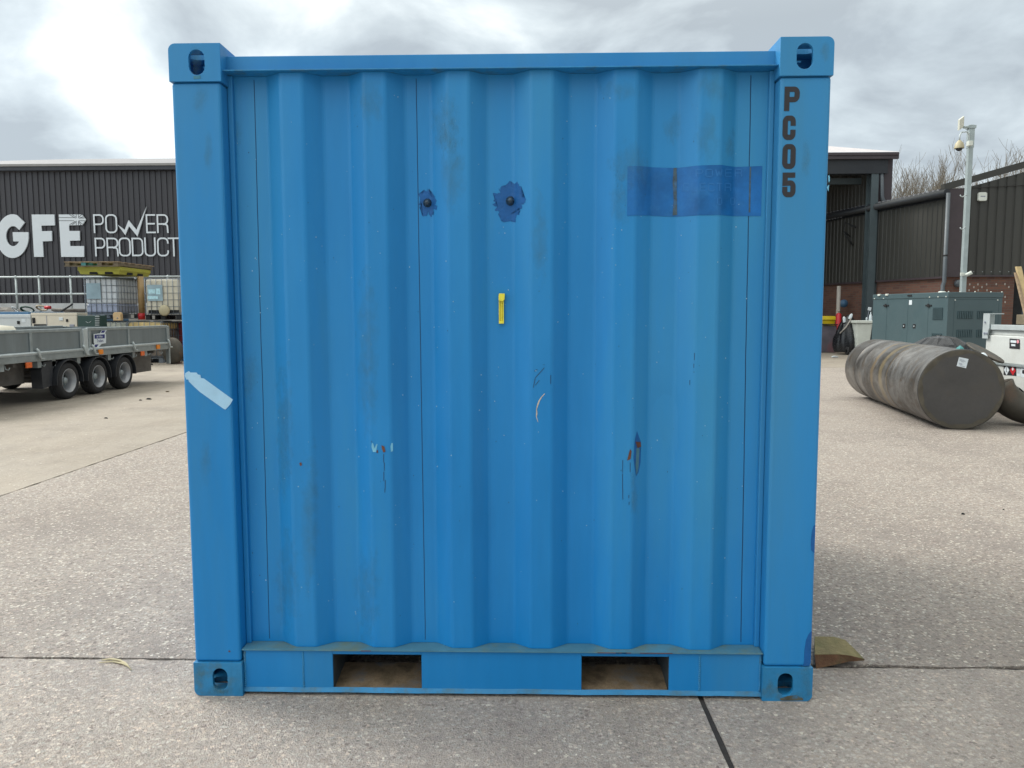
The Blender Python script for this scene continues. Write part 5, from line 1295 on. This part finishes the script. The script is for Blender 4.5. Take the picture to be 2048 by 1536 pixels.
q = MB(); p0 = PY(1763, 325, 23.9); p1 = PY(1764, 395, 23.9); p2 = PY(1772, 407, 23.9); p3 = PY(1800, 402, 23.9)
q.tube([(p0.x, 23.9, 6.38), (p1.x, 23.9, p1.z+.05), (p1.x+.02, 23.9, p1.z-.05), (p2.x-.03, 23.9, p2.z+.02), (p2.x+.06, 23.9, p2.z+.01), (p3.x, 23.9, p3.z)], .06, 10); q.build('downpipe', M['pipe_gr'], sh)
q = MB(); ribwall(q, Vector((11.76, 24.05, 0))-DU*.1, DV, 11, 4.98, 6.42, None, .2, .03, -DU); q.build('side_cladding', M['clad_r'], sh, fix=False)
q = MB(); a = Vector((11.76, 24.05, 0))-DU*.16; q.obox(a+Vector((0, 0, 4.9)), DU*.08, DV*11, (0, 0, .09)); q.build('flashing', M['trim_dk'], sh)
q = MB()
for k in range(26):
    p = a+DV*(1.6+k*.17)-DU*.03+Vector((0, 0, 4.72)); q.obox(p, DU*.03, DV*.05, (0, 0, .03))
q.build_each('gap_light', M['roof'], sh)  # pale blocks painted as daylight coming through the wall gaps
q = MB(); q.box(-1, 9.2, 35.5, 35.6, 0, 7.2); q.box(-1.1, -1, 24, 35.5, 0, 6.4); q.build('rear_wall', M['clad_r'], sh)
q = MB(); b0 = Vector((11.45, 24.9, 4.3)); q.tube([b0, b0+Vector((-.3, .2, .2)), b0+Vector((-.35, .2, -.1)), b0+Vector((-.1, .2, -.3))], .03, 6); q.tube([b0+Vector((-.3, .2, -.2)), b0+Vector((0, .2, -.6))], .03, 6); q.build('cable_loop', M['dark'], sh)
# pale vertical pipe on brick inside
pv = PY(1677, 600, 24.9); pipe_b = MB(); pipe_b.cyl((pv.x, 24.9, 0), (pv.x, 24.9, PY(1677, 572, 24.9).z), .07, 10)
tag(pipe_b.build('standing_pipe', M['pipe_pale'], loc=(pv.x, 24.9, 0)), 'pale upright pipe standing behind the red cylinder in the shed', 'pipe')
pv = PY(1687, 607, 25.2); q = MB(); q.lathe(pv, (0, -1, 0), [(.14, 0), (.14, .05), (0, .06)], 16); tag(q.build('wall_disc', M['steelblue'], loc=pv), 'small blue disc on the brick above the black covered trolley', 'disc')
# ---- boxes and bins under the canopy
a = PY(1640, 650, 23.6); b = PY(1674, 650, 23.6)
sk = thing('steel_box', 'rusty blue and red steel box in front of the yellow bin', 'box', ((a.x+b.x)/2, 24, 0))
MB().box(a.x-.6, b.x, 23.6, 24.4, 0, PY(1660, 651, 23.6).z).build('box_body', M['skip'], sk, bevel=.02)
MB().box(a.x+.1, b.x+.02, 23.55, 24.45, PY(1660, 650, 23.6).z, PY(1660, 650, 23.6).z+.03).build('box_rim', M['dark'], sk)
yb_ = thing('yellow_bin', 'bright yellow plastic bin with closed lid behind the rusty steel box', 'bin', ((a.x+b.x)/2-.3, 24.9, 0))
zt2 = PY(1660, 632, 24.5).z; bxr = PY(1672, 640, 24.5).x
q = MB(); frus(q, bxr-1.3, bxr-.03, 24.5, 25.3, 0, .05, zt2-.14, .0); q.build('bin_body', M['bin_yellow'], yb_, bevel=.01)
q = MB(); frus(q, bxr-1.34, bxr+.02, 24.46, 25.34, zt2-.135, 0, zt2, .05); q.build('bin_lid', M['bin_yellow'], yb_, bevel=.015)
# red cylinder
c = PY(1681.5, 645, 24.0); z0r = PY(1681, 646, 24).z; z1r = PY(1681, 626, 24).z
rc = thing('red_cylinder', 'red gas cylinder standing beside the black covered trolley', 'cylinder', (c.x, 24.2, 0))
MB().lathe((c.x, 24.2, 0), (0, 0, 1), [(.09, 0), (.09, z1r-.06), (.05, z1r), (0, z1r)], 16).build('cylinder_body', M['red'], rc)
MB().lathe((c.x, 24.2, z1r), (0, 0, 1), [(.03, 0), (.03, .05), (.05, .06), (.05, .10), (0, .11)], 10).build('valve', M['pipe_pale'], rc)
# covered trolley
c = GR(1700, 700)
cy0 = 22.6; cxm = PY(1695, 690, cy0).x
tv = thing('covered_trolley', 'wheeled trolley draped in glossy black sheet between box and white bin', 'trolley', (cxm, cy0, 0))
q = MB(); prf = [(.38, .08), (.42, .28), (.40, .5), (.34, .75), (.25, .98), (.15, 1.15), (.07, 1.25), (0, 1.27)]
n = 30; vs = []
for r_, h in prf:
    for k in range(n):
        an = 2*math.pi*k/n; f_ = 1+.13*math.cos(an*9+h*3)*(1-.3*h)+.12*noise.noise(Vector((math.cos(an)*2, math.sin(an)*2, h*3)))
        vs.append((cxm+r_*f_*math.cos(an), cy0+r_*f_*math.sin(an)*.9, h))
q.add(vs, [(i*n+k, i*n+(k+1) % n, (i+1)*n+(k+1) % n, (i+1)*n+k) for i in range(len(prf)-1) for k in range(n)], True); q.build('sheet_cover', M['sheet'], tv)
for sx in (-1, 1):
    q = MB(); q.lathe((cxm-.06+sx*.12-.02, cy0-.42, .13), (1, 0, 0), [(.05, 0), (.12, 0), (.13, .02), (.12, .05), (.05, .05)], 22); q.build('wheel', M['rubber'], tv)
q = MB(); q.tube([(cxm-.36, cy0-.25, .68), (cxm-.2, cy0-.32, .88), (cxm-.05, cy0-.25, 1.08), (cxm+.03, cy0-.12, 1.24)], .022, 6); q.build('strap', M['pipe_pale'], tv)
q = MB(); q.lathe((cxm-.02, cy0-.14, 1.14), (.3, -.2, 1), [(.05, 0), (.05, .12), (.02, .18), (0, .18)], 10); q.lathe((cxm-.19, cy0-.16, 1.04), (-.2, -.2, 1), [(.045, 0), (.045, .14), (.02, .18), (0, .18)], 10); q.build('bottle', M['paper'], tv)
# white bin
a = PY(1711, 640, 22.0); b = PY(1748, 640, 22.0); zt3 = PY(1730, 641, 22).z
wb_ = thing('white_bin', 'tall white plastic bin with overhanging lid left of the grey generator', 'bin', ((a.x+b.x)/2, 22.4, 0))
q = MB(); frus(q, a.x+.03, b.x-.01, 22.0, 22.8, 0, .09, zt3-.1, .02); q.build('bin_body', M['bin_white'], wb_, bevel=.02)
q = MB(); q.box(a.x, b.x+.01, 21.97, 22.83, zt3-.09, zt3); q.build('bin_lid', M['bin_white'], wb_, bevel=.02)
p = PY(1741, 640, 22.2); bt_ = thing('spray_bottle', 'small white bottle with narrow neck standing on the white bin lid', 'bottle', (p.x, 22.2, zt3))
MB().lathe((p.x, 22.2, zt3), (0, 0, 1), [(.05, 0), (.05, .12), (.03, .18), (.015, .22), (.012, .27), (0, .27)], 12).build('bottle_body', M['paper'], bt_)
p = PY(1739, 617, 22.3); q = MB(); q.obox(p+Vector((-.055, 0, -.05)), (.10, 0, -.02), (0, .012, 0), (.02, 0, .10)); nt_ = thing('notice_tag', 'small tilted white notice held up above the white bin', 'sign', (p.x, 22.3, zt3)); q.build('notice', M['paper'], nt_)
MB().cyl((p.x-.05, 22.32, zt3), (p.x, 22.32, p.z), .008, 6).build('stem', M['print'], nt_)
p = PY(1734, 632, 22.4); q = MB(); q.lathe(Vector((p.x, 22.4, zt3)), (0, 0, 1), [(.03, 0), (.04, .06), (.02, .1), (0, .1)], 10); tag(q.build('cup', M['paper'], loc=(p.x, 22.4, zt3)), 'tiny pale cup on the rear of the white bin lid', 'cup')

# ---- big grey generator
GA = Vector((10.26, 16.5, 0)); GU = Vector((.9643, .2649, 0)); GV = Vector((-.2649, .9643, 0)); GW, GL, GH = 1.62, 2.62, 1.83
gg = thing('generator', 'large grey blue canopied generator standing behind the steel tank', 'generator', GA)
MB().obox(GA+Vector((0, 0, .18)), GU*GW, GV*GL, (0, 0, GH-.18-.13)).build('enclosure', M['gen_grey'], gg, bevel=.006)
MB().obox(GA-GU*.012-GV*.012+Vector((0, 0, GH-.13)), GU*(GW+.024), GV*(GL+.024), (0, 0, .13)).build('roof_cap', M['gen_grey'], gg, bevel=.008)
MB().obox(GA+GU*.03+GV*.03, GU*(GW-.06), GV*(GL-.06), (0, 0, .18)).build('base_frame', M['plastic_dk'], gg)
def gs(px_, py_): p = ON(px_, py_, GA, GU); return ((p-GA).dot(GV), p.z)   # side face, coordinates along GV
def ge(px_, py_): p = ON(px_, py_, GA, GV); return ((p-GA).dot(GU), p.z)   # end face
def on_side(mb, v0, v1, z0, z1, t0=-.006, t1=.0): mb.obox(GA+GU*t0+GV*v0+Vector((0, 0, z0)), GU*(t1-t0), GV*(v1-v0), (0, 0, z1-z0))
def on_end(mb, u0, u1, z0, z1, t0=-.006, t1=.0): mb.obox(GA+GV*t0+GU*u0+Vector((0, 0, z0)), GV*(t1-t0), GU*(u1-u0), (0, 0, z1-z0))
q = MB()
for px_ in (1773, 1815, 1855.5): v = gs(px_, 640)[0]; on_side(q, v-.006, v+.006, .2, GH-.15, -.0012)
q.build('door_gap', M['gen_dark'], gg)
q = MB(); u0, u1 = ge(1907, 640)[0], ge(1996, 640)[0]; zt4 = ge(1950, 598.5)[1]
on_end(q, u0-.006, u0+.006, .2, zt4, -.0012); on_end(q, u1-.006, u1+.006, .2, zt4, -.0012); on_end(q, u0+.006, u1-.006, zt4-.012, zt4, -.0012); q.build('door_gap', M['gen_dark'], gg)
def louv(face, x0, x1, y0, y1, n):
    if face == 's': (va, za), (vb, zb2) = gs(x0, y1), gs(x1, y0); f = on_side
    else: (va, za), (vb, zb2) = ge(x0, y1), ge(x1, y0); f = on_end
    va, vb = min(va, vb), max(va, vb)
    q = MB(); f(q, va, vb, za, zb2, -.003, .0); o = q.build('louvre', M['gen_dark'], gg)
    q = MB(); w_ = (vb-va)/n
    for k in range(n): f(q, va+w_*k+w_*.1, va+w_*k+w_*.5, za+.01, zb2-.01, -.022, -.0035)
    q.build('louvre_slats', M['gen_grey'], o)
louv('s', 1864.5, 1886, 615, 639.5, 9); louv('s', 1862, 1883.5, 667, 690, 9)
for (x0, x1) in ((1914.5, 1947), (1954, 1986)):
    louv('e', x0, x1, 622, 638, 9); louv('e', x0-1.5, x1-1.5, 659, 675, 9)
for px_, py_ in ((1808, 652), (1828.5, 652.5)):
    v, z = gs(px_, py_); q = MB(); on_side(q, v-.045, v+.045, z-.055, z+.055, -.008, 0); q.build('latch', M['dark'], gg, bevel=.006)
    q = MB(); on_side(q, v-.008, v+.008, z-.02, z+.02, -.012, -.0085); q.build('latch_key', M['paper'], gg)
for px_, py_ in ((1772.5, 611), (1857.8, 611)):
    v, z = gs(px_, py_); q = MB(); on_side(q, v-.10, v+.10, z-.018, z+.018, -.02, 0); on_side(q, v-.03, v+.03, z-.045, z+.045, -.03, -.0205); q.build('hinge', M['dark'], gg, bevel=.004)
v, z = gs(1820.5, 605); q = MB(); on_side(q, v-.06, v+.04, z-.06, z+.06, -.004, 0); q.build('notice', M['paper'], gg)
v, z = gs(1820.5, 591); q = MB(); on_side(q, v-.07, v+.07, z-.02, z+.02, -.03, -.0125); q.build('lifting_recess', M['dark'], gg)
q = MB()
for (px_, py_) in ((1910, 600), (1995, 600)):
    u, z = ge(px_, py_); on_end(q, u-.014, u+.014, z-.014, z+.014, -.012, -.0)
for px_ in (1899, 1922, 1952, 1984, 2006):
    u, z = ge(px_, 585); q.lathe(GA+GU*min(u, GW)+GV*.03+Vector((0, 0, GH)), (0, 0, 1), [(.014, 0), (.014, .02), (0, .025)], 8)
for px_ in (1750, 1768, 1860, 1877, 1893):
    v, z = gs(px_, 597); on_side(q, v-.014, v+.014, GH-.12, GH-.095, -.02, -.0122)
q.build_each('bolt_head', M['bin_white'], gg)
for px_ in (1759.5, 1775): v, z = gs(px_, 588); q = MB(); on_side(q, v-.045, v+.045, GH-.04, GH+.01, -.04, .02); q.build('lifting_eye', M['bin_white'], gg, bevel=.01)
q = MB(); e_ = PY(1884, 583, 18.3); q.lathe((e_.x, 18.3, GH), (0, 0, 1), [(.09, 0), (.09, .06), (.06, .07), (0, .07)], 14); q.build('exhaust_cap', M['bin_white'], gg)

# ---- steel tank in front
TA = Vector((4.981, 6.242, .458)); TD = Vector((math.cos(R(80.64)), math.sin(R(80.64)), 0)); TR, TL = .458, 3.47
tk_ = thing('steel_tank', 'large dark steel cylinder lying on the concrete right of the container', 'tank', (TA.x, TA.y, 0))
# material coordinates run along the tank: object origin at near end
prf = [(TR-.001, .004), (TR, .01), (TR, 1.20), (TR+.003, 1.205), (TR+.003, 1.215), (TR, 1.22), (TR, 2.45), (TR+.004, 2.455), (TR+.004, 2.47), (TR, 2.475), (TR, 2.86), (TR+.005, 2.865), (TR+.005, 2.875), (TR, 2.88), (TR, TL)]
q = MB(); q.lathe(TA, TD, prf, 96); o = q.build('shell', M['tank'], tk_)
q = MB(); q.lathe(TA, TD, [(0, 0), (TR-.014, 0), (TR-.006, .002), (TR-.001, .006)], 96, False); q.build('end_plate', M['tank_end'], tk_)
q = MB(); q.lathe(TA-TD*.0008, TD, [(TR-.055, -.0006), (TR-.018, 0), (TR-.008, .002)], 96, False)
for k_, v in enumerate(q.v[:96]): q.v[k_] = v+(v-TA).normalized()*.03*noise.noise(v*9)
q.build('rim_rust', M['rim_rust'], tk_)
q = MB(); q.lathe(TA, TD, [(TR-.001, TL), (TR-.03, TL+.03), (0, TL+.05)], 64, False); q.build('end_plate', M['tank_end'], tk_)
TU = Vector((TD.y, -TD.x, 0)); ZV = Vector((0, 0, 1))
def te(px_, py_): return ON(px_, py_, TA, TD)
pts = [te(1918, 714), te(1937, 718), te(1932, 736.5), te(1913, 732)]
q = MB(); q.add([p-TD*.002 for p in pts], [(0, 1, 2, 3)]); o = q.build('sticker', M['paper'], tk_, fix=False)
q = MB()
for (f0, f1, g_) in ((.12, .62, .2), (.12, .75, .3), (.3, .6, .4), (.12, .5, .62), (.2, .55, .72), (.3, .85, .86)):
    L_ = lambda u, v: pts[0].lerp(pts[1], u).lerp(pts[3].lerp(pts[2], u), v)-TD*.003
    q.add([L_(f0, g_), L_(f1, g_), L_(f1, g_+.045), L_(f0, g_+.045)], [(0, 1, 2, 3)])
q.build('sticker_print', M['print'], o, fix=False)
# teal rag and white foam on top of the tank edge
p = te(1927, 698); q = MB(); q.lathe(p+TD*.1-ZV*.02, (0, 0, 1), [(.05, 0), (.035, .03), (.01, .05), (0, .06)], 7, False); tag(q.build('rag', M['teal'], loc=p+TD*.1), 'small pale teal rag on top of the tank near its end', 'rag')
p = te(1976, 712); q = MB(); q.lathe(p+TD*.08-TU*.02, (0, 0, 1), [(.05, -.03), (.045, .0), (.02, .03), (0, .035)], 7, False); tag(q.build('foam_lump', M['paper'], loc=p+TD*.08), 'ragged white lump on the upper right rim of the tank', 'lump')
# black polythene heap behind the tank
hb = PY(1880, 690, 9.6); q = MB(); n = 26; prf = [(.55, 0), (.52, .4), (.46, .7), (.36, .84), (.2, .93), (.08, .955), (0, .96)]; vs = []
for r_, h in prf:
    for k in range(n):
        an = 2*math.pi*k/n; f_ = 1+.28*noise.noise(Vector((math.cos(an)*2.5, math.sin(an)*2.5, h*4))); vs.append((hb.x+r_*f_*math.cos(an), 9.6+r_*f_*math.sin(an), h+.04*noise.noise(Vector((an*3, h*9, 2)))*min(1, h*3)))
q.add(vs, [(i*n+k, i*n+(k+1) % n, (i+1)*n+(k+1) % n, (i+1)*n+k) for i in range(len(prf)-1) for k in range(n)], False); tag(q.build('polythene_heap', M['sheet'], loc=(hb.x, 9.6, 0)), 'crumpled black polythene heap showing just above the steel tank', 'sheeting')
# rusty flange leaning between tank and bowser
p0 = PY(1936, 690, 7.3); p1 = PY(2005, 721, 6.9); cm_ = (p0+p1)/2; ax_ = (p1-p0).normalized(); rad = (p1-p0).length/2
nrm_ = ax_.cross(Vector((.25, 1, .0))).normalized(); 
if nrm_.z < 0: nrm_ = -nrm_
nrm_ = (nrm_+(CAM-cm_).normalized()*.24).normalized()
q = MB(); q.lathe(cm_, -nrm_, [(0, -.012), (rad*.98, -.012), (rad, 0), (rad*.98, .012), (0, .012)], 36, False); tag(q.build('steel_disc', M['pipe_rust'], loc=cm_), 'thin rusty steel disc leaning between tank and white bowser', 'steel plate')
# ---- elbow pipe
ec = Vector((6.03, 6.55, .60)); q = MB(); P_ = []
rd = Vector((.93, -.36, 0)).normalized()
for k in range(15):
    a = R(195+145*k/14); P_.append(ec+rd*(.42*math.cos(a))+ZV*(.42*math.sin(a)))
q.tube(P_, .172, 28, cap=False); P2 = P_
o = q.build('elbow_wall', M['pipe_rust'], None, loc=(ec.x, ec.y, 0)); o.name = 'pipe_elbow'; tag(o, 'wide dull steel pipe bend on the ground right of the tank', 'pipe elbow')
sd = o.modifiers.new('wall', 'SOLIDIFY'); sd.thickness = .012
# ---- bowser
bx0 = 6.25
bw = thing('fuel_bowser', 'white fuel bowser with hazard labels at the right picture edge', 'bowser', (7.0, 7.0, 0))
BY0, BY1 = 5.6, 8.0
def bs(px_, py_): p = PX(px_, py_, bx0); return (p.y, p.z)
yL, zTop = bs(1978, 660); zs = bs(2020, 725)[1]
ac = bs(2026, 800); ar_y = .30; zt5 = bs(2026, 771)[1]
yc_ = ac[0]
lowp = [(BY0, .14), (BY0, .64), (BY1, .64), (BY1, .14), (yc_+.34, .14)]+[(yc_+.34*math.cos(R(180*k/14)), .14+(zt5-.14)*math.sin(R(180*k/14))) for k in range(1, 14)]+[(yc_-.34, .14)]
q = MB(); q.prism(lowp, (bx0, 0, 0), (0, 1, 0), (0, 0, 1), (1.3, 0, 0)); q.build('lower_body', M['bow_white'], bw)
MB().box(bx0-.02, 7.58, BY0, BY1+.005, .641, .668).build('seam_strip', M['galv'], bw, bevel=.004)
MB().box(bx0+.004, 7.55, BY0, BY1, .669, 1.03).build('upper_body', M['bow_white'], bw, bevel=.015)
MB().box(bx0+.03, 7.52, BY0, BY1-.03, 1.031, 1.10).build('shoulder', M['bow_white'], bw, bevel=.012)
MB().box(bx0-.01, bx0+.05, BY0, BY1-.02, 1.101, 1.168).build('top_rail', M['galv_lt'], bw, bevel=.004)
MB().box(7.5, 7.56, BY0, BY1-.02, 1.101, 1.168).build('top_rail', M['galv_lt'], bw, bevel=.004)
q = MB(); q.prism([(0, 0), (.12, 0), (.12, .10), (.14, .14), (.14, .33), (0, .33)], (bx0-.03, BY1+.02, .98), (0, -1, 0), (0, 0, 1), (.008, 0, 0)); q.box(bx0-.03, bx0+.12, BY1+.018, BY1+.026, .98, 1.30); q.box(bx0-.03, bx0+.16, BY1-.12, BY1+.026, 1.305, 1.316); q.build('corner_bracket', M['galv_lt'], bw, bevel=.002)
q = MB(); q.cyl((bx0-.032, BY1-.03, 1.05), (bx0-.044, BY1-.03, 1.05), .014, 8); q.cyl((bx0-.032, BY1-.08, 1.05), (bx0-.044, BY1-.08, 1.05), .014, 8); q.cyl((bx0-.032, BY1-.03, 1.2), (bx0-.044, BY1-.03, 1.2), .012, 8); q.build_each('bolt_head', M['print'], bw)
MB().box(bx0+.1, 7.5, BY0+.05, BY1-.05, .02, .138).build('base_frame', M['plastic_dk'], bw)
q = MB(); q.lathe((bx0+.12, yc_, .19), (-1, 0, 0), [(.05, 0), (.19, 0), (.19, -.12), (.05, -.12)], 20); q.build('wheel', M['rubber'], bw)
p0 = PX(2018, 796, bx0+.02); q = MB(); q.cyl((bx0-.02, p0.y+.05, p0.z), (bx0-.02, p0.y-.30, p0.z+.01), .045, 14); q.build('outlet_pipe', M['paper'], bw)
def bpatch(nm, pts, m, par, lift=.002):
    q = MB(); X = bx0-lift; P_ = [bs(*p) for p in pts]
    q.prism(P_, (X, 0, 0), (0, 1, 0), (0, 0, 1), (.0008, 0, 0)); return q.build(nm, M[m], par)
o = bpatch('notice', [(2019.5, 677), (2039.5, 678.5), (2039.5, 698), (2019, 696.5)], 'black', bw)
bpatch('notice_print', [(2021.5, 680), (2033, 681), (2033, 686), (2021.5, 685)], 'paper', o, .003); bpatch('notice_print', [(2023, 688), (2031, 688.6), (2031, 692.5), (2023, 692)], 'paper', o, .003)
bpatch('notice_mark', [(2034, 680), (2037, 679.5), (2038.5, 682), (2038, 686), (2035, 687), (2033.8, 684)], 'pink', o, .003)
o = bpatch('hazard_label', [(2007.5, 729), (2033, 731.5), (2033, 752), (2007.5, 750)], 'black', bw)
bpatch('hazard_diamond', [(2013.5, 729.8), (2019, 740.3), (2013.5, 750.2), (2008.3, 739.5)], 'paper', o, .003)
bpatch('hazard_diamond', [(2026, 731), (2032, 741.5), (2026, 751.2), (2020.3, 740.8)], 'red', o, .003)
bpatch('flame_mark', [(2026, 733.5), (2028, 738), (2027, 741), (2025, 741), (2024, 738)], 'paper', o, .0038)
bpatch('quantity_mark', [(2012.6, 735), (2013.6, 735), (2013.6, 743), (2015.5, 743.4), (2015.5, 744.6), (2012.6, 744.2)], 'black', o, .0038)
o = bpatch('hazard_label', [(2034, 731.8), (2040.5, 732.6), (2040.5, 753), (2034, 752.2)], 'paper', bw)
bpatch('label_bars', [(2035.6, 735), (2036.6, 735), (2036.6, 747), (2035.6, 747)], 'print', o, .003); bpatch('label_bars', [(2038, 735.3), (2039, 735.3), (2039, 747.3), (2038, 747.3)], 'print', o, .003)
o = bpatch('hazard_label', [(2042, 732.8), (2060, 735), (2060, 757), (2042, 754)], 'paper', bw)
bpatch('label_bars', [(2044.5, 741), (2050, 739), (2052, 744), (2050, 748), (2045, 747)], 'black', o, .003)
# timber on the bowser
q = MB(); a = PX(2003, 633, bx0+.1)
tag(MB().box(6.55, 6.75, 6.1, 7.85, 1.169, 1.30).build('timber_beam', M['wood_dk'], loc=(6.65, 7, 1.169), bevel=.006), 'old brown timber beam lying on top of the white bowser', 'timber', 'timber on the bowser')
tag(MB().box(6.80, 7.3, 6.0, 7.9, 1.169, 1.33).build('dark_plank', M['chassis'], loc=(7, 7, 1.169), bevel=.01), 'thick dark plank behind the beam on the bowser', 'timber', 'timber on the bowser')
# leaning light timbers
for (xa_, ya_, xb_, yb2, w_, mm, lb) in ((2038, 533, 2062, 640, .10, 'wood_lt', 'new pale timber leaning at the right picture edge'), (2033, 545, 2048, 608, .05, 'wood', 'greyish narrow timber leaning left of the new pale one')):
    a = PY(xa_, ya_, 13.2); b = PY(xb_, yb2, 12.9); d = (b-a); b2 = a+d*(a.z/(a.z-b.z))
    q = MB(); q.obox(a-Vector((w_/2, 0, 0)), b2-a, (w_, 0, 0), (0, .05, 0)); tag(q.build('leaning_timber', M[mm], loc=Vector((b2.x, b2.y, 0))), lb, 'timber', 'leaning timbers')
rk_ = thing('timber_rack', 'dark steel rack that the pale timbers lean against', 'rack', (15.3, 13.6, 0))
rx_ = PY(2034, 600, 13.7).x
for x in (rx_+.1, rx_+1.3): MB().box(x, x+.08, 13.6, 13.68, 0, 1.95).build('upright', M['beam_dk'], rk_)
for z in (.8, 1.45, 1.87): MB().box(rx_+.18, rx_+1.3, 13.6, 13.68, z, z+.08).build('crossbar', M['beam_dk'], rk_)

# ================================================================== bare trees
def tree_mesh(seed, h, nst, spread, depth=5):
    rnd = random.Random(seed); mb = MB()
    def grow(p, d, ln, r, dep):
        n = 4; pts = [p]; rs = [r]; q = p.copy(); dd = d.copy()
        for i in range(n):
            dd = (dd+Vector((rnd.uniform(-.16, .16), rnd.uniform(-.16, .16), rnd.uniform(-.02, .14)))).normalized(); q = q+dd*(ln/n); pts.append(q.copy()); rs.append(r*(1-.42*(i+1)/n))
        mb.tube(pts, rs, 5 if dep == 0 else 3, cap=False)
        if dep >= depth: return
        k = rnd.randint(3, 4) if dep < 3 else rnd.randint(3, 4)
        for i in range(k):
            t = rnd.uniform(.35, 1.0) if i else 1.0; j = min(n, int(t*n)); b = pts[j]
            a = rnd.uniform(0, 6.283); s_ = rnd.uniform(.35, .85); side_ = Vector((math.cos(a), math.sin(a), 0)); nd = (dd*(1-.25*s_)+side_*s_*.8+Vector((0, 0, .22))).normalized()
            grow(b, nd, ln*rnd.uniform(.55, .8), max(.0075, rs[j]*rnd.uniform(.5, .68)), dep+1)
    for s_ in range(nst):
        a = rnd.uniform(0, 6.283); d = Vector((math.cos(a)*spread, math.sin(a)*spread, 1)).normalized()
        grow(Vector((rnd.uniform(-.3, .3)*nst*.3, rnd.uniform(-.3, .3)*nst*.3, 0)), d, h*.36*rnd.uniform(.85, 1.1), .09*h/9, 0)
    return mb
protos = []
for i, (h, ns, sp) in enumerate(((9, 4, .26), (9, 5, .32), (9, 2, .14))):
    mb = tree_mesh(11+i, h, ns, sp, 5); me_o = mb.build('bare_tree', M['bark'], loc=(0, 0, 0), fix=False); me_o.data.polygons.foreach_set('use_smooth', [True]*len(me_o.data.polygons))
    zmax = max(v.co.z for v in me_o.data.vertices); me_o['hm'] = zmax; protos.append([me_o, False])
spots = [(1790, 325, 38, 0), (1812, 306, 41, 1), (1836, 318, 39, 2), (1858, 304, 40, 1), (1880, 316, 42, 0), (1902, 310, 39, 1), (1925, 326, 41, 2), (1948, 350, 44, 2), (1972, 346, 46, 2), (2003, 274, 38, 2), (2032, 335, 44, 2), (2062, 320, 42, 0)]
TL_ = ['bare thicket tree nearest the shed corner', 'second bare thicket tree right of the shed corner', 'bare thicket tree left of the thicket middle', 'tall twiggy tree in the middle of the thicket', 'bare tree right of the thicket middle', 'bare tree just left of the camera pole', 'bare tree directly behind the camera pole', 'low bare tree just right of the camera pole', 'low bare tree between the pole and the tallest tree', 'single tall bare tree above the alarm box gable', 'bare tree right of the tallest one over the gable', 'bare tree at the right picture edge over the gable']
for i, (px_, py_, Y, k) in enumerate(spots):
    p = PY(px_, py_, Y); pr_, used = protos[k]; hm = pr_['hm'] if 'hm' in pr_ else 9
    hms = getattr(S, '_x', None)
    o = pr_ if not used else pr_.copy()
    if used: COL.objects.link(o)
    s_ = 1.03*p.z/hm; o.location = (p.x, Y, 0); o.rotation_euler = (0, 0, i*1.3); o.scale = (s_*1.0, s_*1.0, s_)
    tag(o, TL_[i], 'tree', 'bare winter trees beyond the workshop'); protos[k][1] = True
for pr_, _ in protos: pass
for o in S.objects:
    if 'hm' in o: del o['hm']
    if o.data and hasattr(o.data, 'materials'): pass
for m_ in bpy.data.materials:
    if 'h' in m_: del m_['h']
